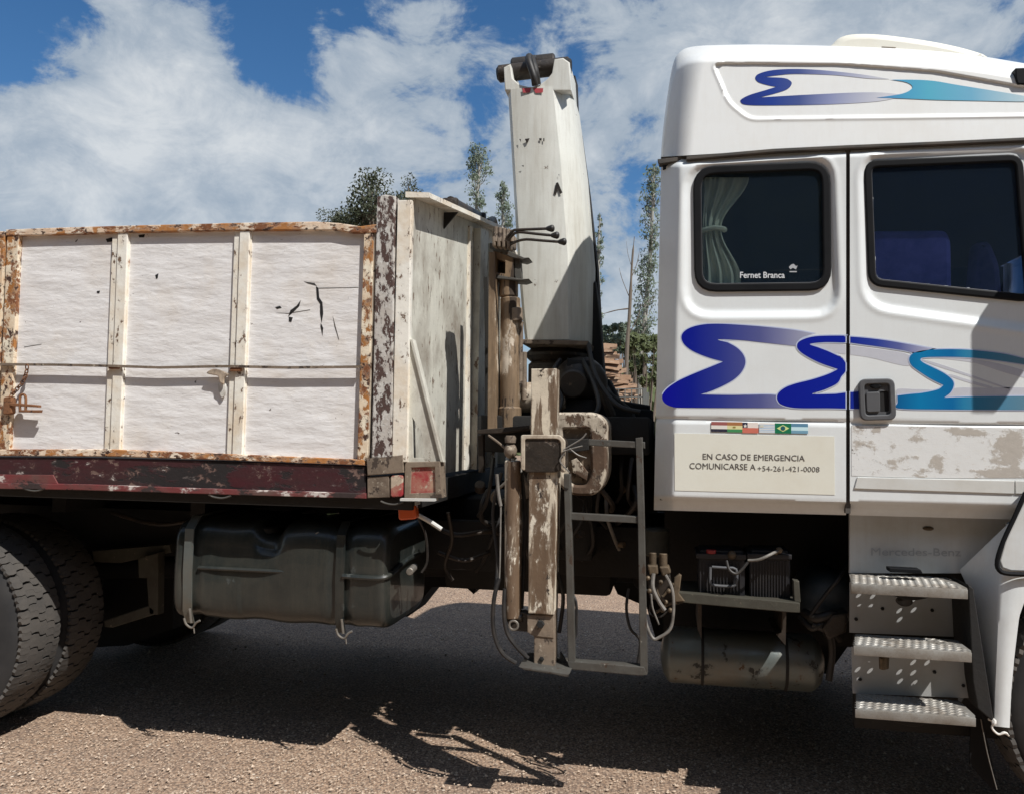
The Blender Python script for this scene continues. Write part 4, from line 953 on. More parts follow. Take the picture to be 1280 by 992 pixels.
sub('far_tank', [box(-2.9, -1.25, 1.85, 2.4, .56, 1.12, .06), box(-1.15, .9, 1.75, 2.4, .60, 1.12, .03), box(-1.2, -.3, 1.0, 1.75, .66, 1.15, .03)], 'dark')
sub('axle_dark_infill', prism([(60, 640), (218, 640), (216, 786), (160, 806), (60, 812)], 1.35, .3), 'dark')  # black block added so the shade under the bed reads dark
sub('far_skirt_infill', prism([(440, 600), (830, 600), (840, 640), (1065, 640), (1065, 800), (1035, 842), (820, 800), (808, 757), (795, 752), (772, 742), (766, 729), (745, 728), (742, 740), (734, 733), (622, 727), (600, 726), (592, 742), (583, 734), (540, 733), (510, 770), (440, 770)], 1.95, .4), 'dark')  # black silhouette for far-side parts, lowered to narrow the strip of sunlit ground
sub('frame_dark_infill', prism([(690, 530), (815, 530), (822, 560), (822, 640), (700, 640)], 1.30, .1), 'dark')  # black sheet added to keep the gap behind the ladder frame dark
sub('rear_mudguard', [prism([(100, 640), (218, 640), (205, 668), (120, 664)], 1.9, .4), prism([(-60, 622), (212, 622), (212, 668), (150, 668), (80, 650), (-60, 645)], 1.0, .3)], 'dark')
sub('spring_hanger', [prism([(115, 688), (212, 680), (214, 690), (150, 703), (116, 702)], .66, .08, bevel=.004), prism([(172, 697), (198, 690), (197, 768), (186, 768), (183, 722), (173, 722)], .6, .06, bevel=.006), prism([(130, 775), (186, 756), (194, 762), (192, 768), (140, 784), (130, 783)], .6, .06, bevel=.006)], 'bracket')

# fuel tank: blow-moulded shape with seam, two strap recesses and three bellies
TY0, TY1 = .10, .72
tx0, tx1 = W(214, 700, TY0).x, W(484, 700, TY0).x
tzt, tzb = W(350, 648, TY0+.1).z, W(350, 781, TY0+.05).z
def tank_fn(u, v):
    s = u; X = tx0+(tx1-tx0)*s; an = 2*pi*v
    c, sn = cos(an), sin(an); e = .36
    cy = (abs(c)**e)*(1 if c > 0 else -1); cz = (abs(sn)**e)*(1 if sn > 0 else -1)
    hz_, hy = (tzt-tzb)/2, (TY1-TY0)/2
    end = min(s, 1-s)*(tx1-tx0)
    rnd = sqrt(max(0, 1-max(0, 1-end/.045)**2)) if end < .045 else 1
    hz_ = hz_-.045*(1-rnd); hy = hy-.045*(1-rnd)
    px = 214+270*s
    up = cz > .0
    rec = 0
    for c0, w in ((238, 12), (427, 13)): rec = max(rec, exp(-((px-c0)/w)**4))
    dip = exp(-((px-333)/17)**4) if cz > .2 else 0
    belly = .035*exp(-((px-300)/55)**4)*(1 if cz > .08 else .6)+.0*exp(-((px-458)/22)**4)
    y = (TY0+TY1)/2+cy*(hy-.010*rec-(belly if cy < 0 else 0))
    z = (tzt+tzb)/2+cz*(hz_-.008*rec-.06*dip)
    if cy < -.5 and cz > .5: y += .02*dip
    seam = exp(-((z-((tzt+tzb)/2+.012))/.012)**2)
    if cy < 0 and rec < .3: y -= .014*seam
    if cy < 0 and z < (tzt+tzb)/2 and px < 300: y -= .006
    z += .004*sin(X*23)
    return Vector((X, y, z)), (0, 0)
tg = grid(120, 96, tank_fn)
capv = [tg[0][j*121] for j in range(96)]; capw = [tg[0][j*121+120] for j in range(96)]
tank = sub('fuel_tank', [tg, (capv, [tuple(range(96))]), (capw, [tuple(reversed(range(96)))])], 'tank', ang=60)
part('tank_rib', [tube([(tx1-.20, TY0-.008, (tzt+tzb)/2+.01), (tx1-.04, TY0-.006, (tzt+tzb)/2+.008), (tx1+.004, TY0+.05, (tzt+tzb)/2+.02), (tx1+.008, TY0+.25, (tzt+tzb)/2+.05), (tx1+.006, TY0+.45, (tzt+tzb)/2+.05)], .012, 8)], 'tank', tank)
part('tank_rib', tube([(W(247, 708, TY0).x, TY0+.008, (tzt+tzb)/2+.012), (W(398, 708, TY0).x, TY0+.012, (tzt+tzb)/2+.012)], .009, 8), 'tank', tank)
for c0, nm in ((236, 0), (426, 1)):
    w = 5.5; sg = []
    xa, xb = W(c0-w, 700, TY0).x, W(c0+w, 700, TY0).x
    pr = [(TY0+.30, tzt+.006), (TY0+.06, tzt+.004), (TY0+.004, tzt-.05), (TY0-.004, (tzt+tzb)/2), (TY0+.004, tzb+.05), (TY0+.03, tzb-.01)]
    V = []; Fs = []
    for (y, z) in pr: V += [(xa, y, z), (xb, y, z), (xb, y-.006, z+.002), (xa, y-.006, z+.002)]
    for i in range(len(pr)-1):
        a = 4*i; b = a+4
        for k in range(4): Fs.append((a+k, a+(k+1) % 4, b+(k+1) % 4, b+k))
    st = part('strap', (V, Fs), 'airtank' if nm == 0 else 'tank', tank)
    yb = 766+(c0-238)*.07
    part('strap_hook', [tube([W(c0+1, yb-6, TY0-.01), W(c0+3, yb+12, TY0-.01)], .006, 8), tube([W(c0-6, yb+6, TY0-.015), W(c0-3, yb+14, TY0-.015), W(c0+4, yb+18, TY0-.015), W(c0+9, yb+12, TY0-.015), W(c0+14, yb+9, TY0-.015)], .005, 8), tube([W(c0+6, yb+16, TY0-.01), W(c0+7, yb+25, TY0-.01)], .003, 6)], 'bolt', st)
part('filler_cap', [cyl(W(335, 668, TY0+.14), W(335, 657, TY0+.14), .05)], 'dark', tank)
part('tank_fitting', cyl(W(398, 668, TY0+.02), W(397, 662, TY0+.08), .014), 'bolt', tank); part('tank_fitting', [cyl(W(512, 714, TY0-.0), W(518, 708, TY0+.1), .016)], 'bolt', tank)
ml = sub('marker_lamp', prism(rpoly([(497, 631), (518, 630), (521, 648), (498, 650)], 4), .05, .05, bevel=.006, res=3), 'orange')
part('lamp_bracket', [prism([(495, 628), (520, 627), (520, 631), (495, 632)], .06, .06), tube([W(518, 641, .1), W(535, 650, .1), W(552, 661, .1)], .010, 8)], 'moulding', ml)
sub('tank_hose', [tube([W(522, 646, .15), W(532, 668, .17), W(534, 700, .2), W(527, 715, .2)], .006, 6)], 'hose')

# ------------------------------------------------------------------ wheels
def wheel(cx, y0, R=.515, wdt=.27, dual=True, cz=None, right=False):
    cz = cz or R
    w = sub('wheel', [lathe([(0.03, .0), (.03, .10), (.05, .14), (.07, .25), (.04, .285), (.02, .29), (wdt-.03, .29)], (cx, y0, cz), (0, 1, 0), 48)], 'dark')
    k = 0
    for yy in ((y0, y0+wdt+.055) if dual else (y0,)):
        rb = R-.020
        prof = [(.03, .285), (.012, .33), (.0, .40), (.012, .465), (.03, rb), (.05, rb), (wdt-.05, rb), (wdt-.03, rb), (wdt-.012, .465), (wdt, .40), (wdt-.012, .33), (wdt-.03, .285)]
        ty = part('tyre', lathe(prof, (cx, yy, cz), (0, 1, 0), 96), 'sidewall', w)
        # tread blocks: five staggered rows
        V, Fs = [], []; n = 92; rows = [(.012, .055), (.062, .108), (.115, .155), (.162, .208), (.215, .258)]
        for ri, (a, b) in enumerate(rows):
            for i in range(n):
                a0 = 2*pi*(i+.5*(ri % 2)+.12*sin(i*3.7+ri))/n; da = 2*pi/n*.452; sk = .006 if ri % 2 else -.006; bulge = .007
                ring = [(a, a0-da), ((a+b)/2, a0-da+sk), (b, a0-da), (b+bulge, a0), (b, a0+da), ((a+b)/2, a0+da+sk), (a, a0+da), (a-bulge, a0)]
                q = len(V); 
                for rr_ in (rb-.004, None):
                    for (yo, an) in ring:
                        ro = rr_ or (R-.010*(abs(yo-wdt/2)/(wdt/2))**3-.001*((i*7+ri*3) % 3)/2); V.append((cx+ro*cos(an), yy+yo, cz+ro*sin(an)))
                for j in range(8): Fs.append((q+j, q+(j+1) % 8, q+8+(j+1) % 8, q+8+j))
                Fs.append(tuple(q+8+j for j in range(8)))
        tag(part('tread_blocks', (V, Fs), 'rubber', w, smooth=False), kind='stuff')
        sh = [lathe([(.004, rb-.035), (.012, rb-.004), (.018, rb+.004)], (cx, yy, cz), (0, 1, 0), 96)]
    return w
WX0 = W(-88, 788, .06).x
wheel(WX0, .05)
wheel(WX0, 1.80)
wheel(W(1452, 850, .04).x, .05, dual=False)
wheel(W(1452, 850, .04).x, 2.1, dual=False)

# ------------------------------------------------------------------ stabiliser and crane
def hose(L, r=.009, mat='hose', name='hose', par=None): return part(name, tube([W(*p) for p in L], r, 8), mat, par or leg)
leg = sub('stabiliser_leg', [prism([(664, 461), (695, 460.5), (694, 548), (663, 548)], -.06, .12, bevel=.006), prism([(661, 586), (696, 586), (692, 768), (660, 766)], -.07, .13, bevel=.006)], 'grease_brown')
part('leg_foot', [prism([(668, 764), (693, 764), (693, 834), (667, 832)], -.05, .09, bevel=.004), prism([(659, 768), (693, 768), (692, 797), (668, 795), (659, 790)], -.055, .10, bevel=.004)], 'grimy', leg)
part('foot_plate', [prism([(648, 833), (655, 832.5), (712, 841.5), (709, 846), (690, 842), (655, 837)], -.12, .22, bevel=.004), prism([(700, 815), (704, 822), (712, 834), (711, 842), (700, 840)], .02, .03)], 'frame', leg)
part('foot_bolt', bolt(676, 779, -.058, 5, .018), 'dark', leg); part('foot_bolt', bolt(677, 823, -.053, 3.2, .004), 'dark', leg)
part('clamp', [prism(rpoly([(653, 545), (698, 545), (704, 552), (704, 586), (696, 590), (656, 590), (652, 582)], 6), -.085, .17, bevel=.004)], 'dark_oil', leg)
part('clamp_strap', [prism(rpoly([(651, 543), (699, 543), (706, 550), (706, 590), (701, 590), (701, 552), (697, 548), (656, 548), (656, 588), (651, 586)], 3), -.092, .03, bevel=.003)], 'grease_white', leg)
part('cylinder', [cyl(W(641, 772, -.02), W(641, 575, -.02), .033, 20), cyl(W(648, 776, -.02), W(648, 600, -.02), .012, 12)], 'grease_brown', leg)
part('cylinder_end', [cyl(W(634, 771, -.02)+Vector((0, 0, 0)), W(654, 771, -.02), .02, 12), prism([(634, 764), (655, 764), (668, 770), (668, 790), (640, 788), (634, 778)], -.03, .05, bevel=.005)], 'dark_oil', leg)
part('eye', torus(W(642, 781, -.05), .018, .005, (0, 1, 0)), 'bolt', leg)
part('knob', [ball(W(638, 563, -.01), .028, 12, (1, .8, 1.2)), tube([W(611, 544, .05), W(622, 552, .0), W(634, 562, -.01)], .005), lathe([(0, .022), (.02, .024), (.03, .018)], W(638, 553, -.01), (0, 0, 1), 12)], 'grimy', leg)
rh = random.Random(5)
for k in range(22):
    x0_, y0_ = rh.uniform(604, 800), rh.uniform(535, 640); dx = rh.uniform(-25, 25); dy = rh.uniform(30, 90); yy_ = rh.uniform(.30, .65)
    hose([(x0_, y0_, yy_), (x0_+dx*.3+rh.uniform(-8, 8), y0_+dy*.4, yy_-.05), (x0_+dx, y0_+dy*.8, yy_), (x0_+dx+rh.uniform(-15, 15), y0_+dy, yy_+.1)], rh.choice((.007, .009, .012)), rh.choice(('hose', 'hose', 'dark_oil', 'palehose')))
for k in range(9):
    px_, py_ = rh.uniform(600, 800), rh.uniform(600, 715); yy_ = rh.uniform(.4, .8); p_ = W(px_, py_, yy_)
    part('fitting', cyl(p_, p_+Vector((rh.uniform(-.03, .03), rh.uniform(-.04, 0), rh.uniform(-.05, .05)+.02)), rh.uniform(.012, .028), 10), rh.choice(('dark_oil', 'dark_oil', 'brass')), leg)
part('feed_pipe', [tube([W(621, 592, -.04), W(623, 615, -.04), W(626, 632, -.04)], .007, 8), tube([W(626, 632, -.04), W(625, 700, -.04), W(624, 724, -.04)], .0035, 6)], 'palehose', leg)
hose([(624, 722, -.04), (618, 745, -.05), (616, 775, -.05), (620, 800, -.05), (630, 818, -.05), (645, 828, -.04)])
hose([(631, 735, -.04), (630, 765, -.05), (634, 790, -.05), (646, 808, -.05), (660, 822, -.04)])
hose([(696, 715, .02), (704, 745, .02), (699, 790, .02)], .008); hose([(710, 735, .05), (720, 752, .03), (720, 790, .03), (716, 800, .03)], .006)
hose([(627, 590, .0), (616, 640, .02), (622, 700, .0), (618, 745, -.03)], .007)
hose([(652, 590, -.0), (656, 640, .0), (655, 700, .0), (652, 760, .0)], .008)
hose([(786, 735, .05), (783, 760, .04), (788, 785, .04), (800, 800, .05), (797, 830, .05)], .006)
part('wire_tie', [tube([W(x, y, -.1) for x, y in L], .003, 5) for L in ([(704, 562), (714, 556), (727, 548), (733, 541)], [(704, 564), (716, 560), (728, 557)], [(712, 560), (722, 568), (733, 572)], [(706, 566), (700, 576), (712, 590)])], 'palehose', leg)

# crane pedestal
crane = sub('crane_base', [box(W(600, 540, .5).x, W(812, 540, .5).x, .45, 1.7, W(700, 566, .5).z, W(700, 520, .5).z, .01), box(W(655, 540, .7).x, W(745, 540, .7).x, .6, 1.6, .9, W(700, 524, .5).z+.1, .02),
    prism([(745, 508), (815, 512), (816, 548), (745, 548)], .95, .3, bevel=.006), prism([(708, 447), (735, 450), (758, 486), (790, 512), (795, 530), (700, 530)], .72, .5, bevel=.02), prism([(745, 470), (762, 474), (775, 500), (812, 506), (812, 520), (745, 520)], 1.2, .2, bevel=.02)], 'dark')
XC = W(694, 440, 1.0).x
part('slew_column', [cyl((XC, 1.05, W(694, 462, 1.0).z-.55), (XC, 1.05, W(694, 446, .8).z), .15, 28), cyl((XC, 1.05, W(694, 447, .8).z), (XC, 1.05, W(694, 431, .8).z), .165, 28)], 'dark_oil', crane)
part('rack_cylinder', [cyl(W(640, 497, .62), W(700, 497, .62), .075, 24), cyl(W(700, 497, .62), W(708, 497, .62), .062, 24)], 'grease_white', crane)
part('gear_housing', [ball(W(725, 480, .8), .14, 20, (1, .8, 1.0)), cyl(W(716, 480, .55), W(716, 480, .8), .07), tube([W(738, 470, .7), W(752, 490, .6), W(765, 520, .6)], .022, 8)], 'dark_oil', crane)
hose([(700, 450, .75), (690, 470, .6), (702, 500, .5), (690, 525, .4)], .012, par=crane); hose([(735, 430, .8), (745, 470, .6), (770, 505, .5), (800, 515, .5)], .012, par=crane); hose([(728, 450, .75), (742, 480, .55), (748, 510, .4), (730, 530, .4)], .011, par=crane)
# column: six sided folded boom standing upright
def loft(secs):
    n = len(secs[0]); V = [p for s in secs for p in s]; Fs = []
    for i in range(len(secs)-1):
        for k in range(n): Fs.append((i*n+k, i*n+(k+1) % n, (i+1)*n+(k+1) % n, (i+1)*n+k))
    Fs += [tuple(reversed(range(n))), tuple((len(secs)-1)*n+k for k in range(n))]
    return V, Fs
YC = .80
def sec(xl, xr, y, k=0):
    a, b = W(xl, y, YC), W(xr, y, YC); w = b.x-a.x
    return [(a.x, YC+.05, a.z), (a.x+.022, YC, a.z), (a.x+.36*w, YC-.012, a.z), (a.x+.60*w, YC-.006, a.z), (a.x+.72*w, YC+.0, a.z), (a.x+.93*w, YC+.10, a.z), (b.x, YC+.22, a.z), (b.x, YC+.42, a.z), (a.x+.02, YC+.42, a.z), (a.x, YC+.38, a.z)]
boom = sub('crane_boom', loft([sec(654.5, 733, 425), sec(651, 734, 395), sec(645, 735, 320), sec(638, 725, 200), sec(633, 713.5, 112)]), 'crane', ang=30)
ear = prism([(631, 113), (629.5, 84), (638, 80), (641, 98), (650, 106), (663, 109), (674, 106), (684, 99), (690, 91), (693, 74), (704, 72.5), (712, 78), (714, 113)], YC+.0, .06, bevel=.006)
ear2 = prism([(631, 113), (629.5, 84), (638, 80), (641, 98), (650, 106), (663, 109), (674, 106), (684, 99), (690, 91), (693, 74), (704, 72.5), (712, 78), (714, 113)], YC+.34, .06, bevel=.006)
part('boom_fork', [ear, ear2, prism([(631, 113), (629.5, 84), (638, 80), (641, 98), (642, 113)], YC+.061, .278, bevel=.004), prism([(686, 113), (690, 91), (693, 74), (704, 72.5), (712, 78), (714, 113)], YC+.061, .278, bevel=.004)], 'crane', boom)
part('boom_side_plate', [prism(rpoly([(700, 148), (716, 148), (723, 158), (736, 262), (740, 345), (735, 427), (700, 427)], 5), YC+.24, .1, bevel=.006)], 'crane', boom)
part('fork_pin', [cyl(W(623, 93, YC+.1), W(712, 82, YC+.1), .045, 20), cyl(W(640, 86, YC+.18), W(694, 80, YC+.18), .055, 20)], 'dark_oil', boom)
part('pin_cap', [cyl(W(621.5, 93, YC+.1), W(630, 92, YC+.1), .036, 16), cyl(W(706, 84, YC+.05), W(714, 84, YC+.05), .042, 16)], 'dark', boom)
part('fork_hose', [tube([W(669, 107, YC-.01), W(667, 95, YC-.03), (W(661, 76, YC-.01)), W(662, 71, YC+.1), W(666, 78, YC+.2)], .018, 10), tube([W(673, 106, YC+.0), W(670, 88, YC-.02), W(666, 74, YC+.02), W(668, 72, YC+.12)], .014, 8)], 'hose', boom)
part('boom_ram', [loft([[(W(px+dx, py, YC+.45).x, YC+.45+dy, W(px, py, YC+.45).z) for dx, dy in ((0, 0), (w, 0), (w, .14), (0, .14))] for (px, py, w) in ((742, 512, 17), (738, 430, 14), (733, 330, 13), (727, 240, 9), (719, 160, 6), (713, 150, 8), (713, 95, 6))])], 'dark', boom)
part('boom_sheath', [prism([(728, 372), (736, 362), (744, 350), (750, 400), (757, 500), (733, 500), (728, 430)], YC+.30, .12, bevel=.01)], 'dark', boom)
part('boom_collar', [prism([(653, 424), (735, 426), (734, 432), (653, 430)], YC-.02, .5, bevel=.005)], 'grimy', boom)
part('red_mark', [flat([(653, 110.5), (663.5, 110), (662.5, 115.8), (653.5, 116)], YC-.012-.003), flat([(666, 110.5), (679, 110.5), (678.5, 115.8), (669.5, 116.5)], YC-.014)], 'redmark', boom)
chips = [[(656, 174), (662, 173), (660, 178), (658, 179)], [(649, 174), (651, 174), (651, 178)], [(674, 173), (677, 173), (677, 176), (674, 176)], [(679, 173), (680.5, 173), (680.5, 177), (679, 177)], [(652, 207), (655, 207), (654, 209)], [(701, 229), (703.5, 228), (709, 241), (706, 243), (703.5, 236), (701, 244), (698, 243)], [(704, 218), (705, 218), (705, 221)]]
for c in chips[:5]: part('paint_chip', flat(c, YC-.016), 'dark_oil', boom, smooth=False)
def onsec(px, py):   # on the right hand facet
    return YC-.006
for c in chips[5:]: part('paint_chip', flat([(x-6, y) for x, y in c], YC-.010), 'dark_oil', boom, smooth=False)

# control stand between bed and column
st = sub('control_stand', [prism([(611, 315), (619, 315), (620, 538), (609, 538)], .42, .10, bevel=.004)], 'brown_tube')
part('stand_cylinder', [cyl(W(638, 372, .5), W(637, 535, .5), .048, 24), cyl(W(637, 508, .5), W(637, 538, .5), .056, 24), cyl(W(636, 345, .5), W(636, 372, .5), .045, 24)], 'brown_tube', st)
part('stand_box', [prism([(617, 312), (641, 322), (641, 347), (617, 344)], .45, .14, [[(619.5, 322), (632, 327), (632, 343), (619.5, 341)]], .002, 0), prism([(617, 312), (641, 322), (641, 347), (617, 344)], .54, .02)], 'brown_tube', st)
part('stand_bracket', [prism([(612, 303), (655, 322), (661, 322), (654, 325), (640, 322), (612, 311)], .44, .12, bevel=.003), prism([(616, 343), (651, 348.5), (661, 348.5), (653, 351), (616, 348)], .44, .12, bevel=.003), prism([(643, 320), (650, 322), (652, 350), (647, 352), (643, 345)], .46, .05, bevel=.003)], 'frame', st)
part('guide_tube', [cyl(W(651, 402, .5), W(650, 480, .5), .012), cyl(W(645, 385, .48), W(646, 402, .48), .03), cyl(W(655, 440, .55), W(655, 500, .55), .014)], 'grimy', st)
part('valve_block', [box(W(618, 295, .42).x, W(640, 295, .42).x, .38, .55, W(625, 307, .42).z, W(625, 290, .42).z, .008)]+[cyl(W(620+5*k, 303, .36), W(620+5*k, 284+k, .37), .011, 10) for k in range(5)]+[box(W(616+6*k, 295, .36).x, W(620+6*k, 295, .36).x, .35, .42, W(620, 308+k, .36).z, W(620, 296+k, .36).z, .004) for k in range(4)], 'grimy', st)
for (a, b, c, kx, ky) in (((632, 300), (641, 289), (648, 287.5), 684, 286), ((634, 302), (642, 293), (650, 290.5), 690, 294.5), ((638, 306), (646, 302), (658, 299.5), 699, 302.5)):
    lv = part('lever', tube([W(*a, .36), W(*b, .33), W(*c, .31), W((c[0]+kx)/2, (c[1]+ky)/2, .30), W(kx, ky, .30)], .0065, 8, 3), 'dark_oil', st)
    part('lever_knob', lathe([(0, .008), (.012, .013), (.026, .017), (.034, .013), (.037, .006)], W(kx-1, ky, .30), (1, 0, .0), 14), 'hose', st)
part('stand_shelf', [prism([(596, 537), (627, 534), (661, 531), (661, 536), (627, 541), (597, 542)], .15, .45, bevel=.003), prism([(597, 544), (604, 543), (604, 590), (598, 590)], .2, .04, bevel=.003)], 'dark_oil', st)
part('stand_rail', [prism([(604, 345), (610, 346), (613, 420), (611, 538), (606, 538), (606, 420)], .75, .06, bevel=.004)], 'dark', st)
# hydraulic oil box beside the leg
ob = sub('oil_box', [prism(rpoly([(690, 518), (745, 518), (756, 528), (755, 596), (745, 616), (715, 616), (700, 604), (692, 590)], 10), .12, .30, [rpoly([(700, 533), (740, 533), (742, 594), (734, 609), (716, 609), (702, 596)], 6)], .010, 0)], 'oilbox', ang=50)
part('box_panel', [prism(rpoly([(700, 532), (742, 532), (744, 596), (736, 612), (716, 612), (702, 596)], 6), .15, .2)], 'grimy', ob)
part('box_clutter', [prism([(714, 575), (720, 572), (735, 590), (733, 600), (716, 590)], .12, .03, bevel=.004), prism([(703, 577), (708, 575), (711, 594), (706, 596)], .13, .02, bevel=.002)], 'oilbox', ob)
part('box_latch', [prism([(704, 548), (736, 548), (736, 562), (712, 566), (704, 560)], .118, .03, bevel=.004)], 'dark', ob)
# ladder frame
sub('ladder_frame', [prism([(736, 548.5), (806, 552), (806, 560), (736, 556.5)], -.03, .04, bevel=.003), prism([(794.5, 547), (803, 546), (805.5, 640), (809.5, 842), (800, 842), (797, 640)], -.034, .048, bevel=.003),
    prism([(710, 640.5), (799, 645), (799, 653.5), (710, 649)], -.026, .036, bevel=.003), prism([(704.5, 592), (712.5, 592), (714, 650), (718.5, 830), (710, 830), (706, 650)], -.036, .05, bevel=.003), prism([(709, 826), (805, 833), (809, 843), (800, 844), (712, 836)], -.038, .054, bevel=.003)], 'frame')

# ------------------------------------------------------------------ air, batteries
sub('filter_canister', [cyl(W(821, 694, .35), W(821, 660, .35), .055, 24)], 'bracket')
vv = sub('valve_cluster', prism(rpoly([(808, 716), (838, 718), (842, 752), (856, 752), (846, 756), (812, 748)], 3), .12, .05, bevel=.006), 'dark_oil')
for g in [cyl(W(816, 706, .12), W(816, 690, .12), .015, 10), cyl(W(829, 707, .12), W(829, 691, .12), .017, 10), prism(rpoly([(809, 706), (822, 706), (823, 717), (812, 719)], 2), .09, .06, bevel=.006), prism(rpoly([(824, 708), (836, 707), (839, 716), (828, 720)], 2), .09, .06, bevel=.006), prism([(843, 722), (849, 717), (852, 719), (849, 742), (856, 751), (844, 752), (841, 742)], .07, .03, bevel=.004)]+[ball(W(x, y, .08), .010, 8) for x, y in ((810, 722), (826, 727), (836, 738), (820, 742), (832, 752), (838, 762), (812, 738), (842, 730), (828, 762))]:
    part('valve_fitting', g, 'brass', vv)
for L, r, mt in (([(832, 718, .05), (840, 735, .04), (842, 760, .04), (838, 785, .04), (824, 796, .04), (816, 797, .04), (808, 780, .05), (806, 765, .05)], .0065, 'palehose'), ([(817, 716, .05), (816, 733, .04), (823, 750, .04), (831, 762, .04)], .008, 'palehose'),
                 ([(814, 742, .08), (816, 760, .08), (824, 780, .08)], .004, 'palehose'), ([(806, 735, .1), (815, 745, .1), (812, 765, .1), (826, 770, .1), (838, 758, .1)], .004, 'hose'), ([(820, 765, .1), (835, 755, .1), (846, 752, .1)], .006, 'brass'),
                 ([(826, 727, .08), (822, 740, .07), (832, 752, .07)], .005, 'brass'), ([(836, 735, .08), (828, 745, .08), (820, 742, .07)], .005, 'brass'), ([(806, 700, .1), (800, 716, .1), (803, 740, .1)], .005, 'hose')):
    part('air_hose', tube([W(*p) for p in L], r, 8), mt, vv)
tr = sub('battery_tray', [prism([(846, 740), (1000, 753), (1000, 765), (990, 765), (846, 752)], .09, .05, bevel=.003), box(W(852, 745, .1).x, W(996, 745, .1).x, .10, .45, W(920, 749, .12).z-.01, W(920, 746, .12).z), prism([(992, 725), (999, 726), (1001, 752), (993, 752)], .10, .05, bevel=.003)], 'bracket')
part('tray_hanger', prism([(873, 752), (877, 752), (877, 798), (872, 786)], .18, .3), 'dark_oil', tr); part('tray_hanger', prism([(978, 762), (983, 762), (982, 806), (970, 792), (977, 790)], .18, .3), 'dark_oil', tr)
def battery(x0, x1, yt, yb, label, clean):
    b = thing('battery', W((x0+x1)/2, yb, .12), label, 'battery', 'truck batteries on the tray')
    part('case', [prism([(x0+1, yt+9), (x1-1, yt+10), (x1-1, yb+1), (x0+1, yb-1)], .16, .20, bevel=.004)], 'battery', b)
    part('lid', [prism([(x0-2, yt+3), (x1+1, yt+4.5), (x1+1, yt+11), (x0-2, yt+9.5)], .148, .22, bevel=.004), prism([(x0+3, yt-1), (x1-4, yt), (x1-4, yt+4), (x0+3, yt+3)], .17, .17, bevel=.004)], 'battery', b)
    n = 13
    tag(part('rib', [prism([(x0+3+(x1-x0-6)*k/n, yt+13), (x0+4.2+(x1-x0-6)*k/n, yt+13), (x0+4.2+(x1-x0-6)*k/n, yb-2), (x0+3+(x1-x0-6)*k/n, yb-2)], .154, .008) for k in range(n)], 'battery', b))
    return b
b1 = battery(872, 932, 688, 744, 'black truck battery with carrying handle, left of two on the tray under the cab', 0)
part('handle', tube([W(888, 708, .14), W(888, 727, .135), W(893, 731, .135), W(914, 732, .135), W(920, 728, .135), W(920, 711, .14), (W(905, 709, .14)), W(890, 708, .14)], .006, 8, 3), 'handle', b1)
part('terminal_cap', cyl(W(889, 691, .16), W(889, 686, .16), .02), 'redcap', b1)
part('terminal_clamp', [ball(W(915, 693, .15), .018, 10), cyl(W(915, 697, .15), W(915, 688, .15), .01)], 'brass', b1)
b2 = battery(936, 989, 688, 749, 'black truck battery with ribbed case, right of two on the tray under the cab', 1)
part('terminal_clamp', [ball(W(974, 687, .14), .014, 10), ball(W(970, 690, .14), .010, 8)], 'brass', b2)
part('battery_cable', tube([W(935, 700, .09), W(948, 699, .08), W(960, 694, .08), W(972, 688, .12)], .006, 8), 'palehose', vv); part('battery_cable', tube([W(908, 700, .09), (W(912, 712, .08)), W(922, 716, .08), W(935, 702, .09)], .006, 8), 'hose', vv)
A1, A2 = W(838, 815, .43), W(1012, 829, .43); ar = .121
at = sub('air_tank', [lathe([(-.045, .0), (-.043, .03), (-.03, ar*.7), (-.01, ar*.93), (.0, ar), ((A2-A1).length, ar), ((A2-A1).length+.015, ar*.93), ((A2-A1).length+.04, ar*.72), ((A2-A1).length+.055, .04), ((A2-A1).length+.058, 0.001)], (A1.x, A1.y, (A1.z+A2.z)/2), (1, 0, 0), 40)], 'airtank', ang=50)
for x in (876, 980): part('tank_band', lathe([(0, ar+.003), (.012, ar+.003)], (W(x, 820, .38).x, A1.y, (A1.z+A2.z)/2), (1, 0, 0), 40), 'dark', at)
C0 = W(1032, 748, .45)
af = sub('air_filter', [lathe([(-.17, .03), (-.165, .075), (-.13, .105), (-.08, .118), (0, .12), (.12, .12), (.14, .1)], C0+Vector((0, .05, 0)), (0, 1, 0), 36, (1, 1.05))], 'blue_grey', ang=50)
for L, r in (([(1005, 765, .3), (1020, 772, .25), (1040, 768, .25), (1055, 775, .3)], .02), ([(1015, 780, .25), (1035, 790, .25), (1040, 815, .3), (1036, 850, .3)], .014), ([(1060, 700, .4), (1050, 720, .25), (1030, 745, .25), (1012, 770, .25)], .008), ([(1000, 770, .3), (1015, 785, .25), (1030, 780, .25), (1050, 800, .3)], .012)):
    part('intake_hose', tube([W(*p) for p in L], r, 10), 'hose', af)
part('intake_bracket', [prism([(1040, 768), (1060, 765), (1058, 790), (1035, 800), (1028, 785)], .22, .1, bevel=.01)], 'dark_oil', af)
for L, r in (([(540, 655, .5), (570, 668, .5), (610, 664, .6), (650, 672, .7)], .012), ([(548, 690, .5), (580, 700, .5), (612, 690, .6)], .010), ([(560, 640, .4), (565, 675, .45), (556, 705, .5), (566, 725, .5)], .009), ([(140, 640, .7), (200, 655, .7), (260, 645, .8)], .012)):
    sub('brake_line', tube([W(*p) for p in L], r, 8), 'dark_oil')
# dark bulkheads seen behind the tanks
sub('engine_tunnel', [box(W(830, 700, .7).x, XF-.1, .7, .76, .55, 1.25), box(W(1062, 700, .3).x, XF-.1, .2, .24, .35, zb-.05), box(W(1210, 800, .3).x, W(1262, 800, .3).x, .24, .28, .45, zb-.04)], 'dark')

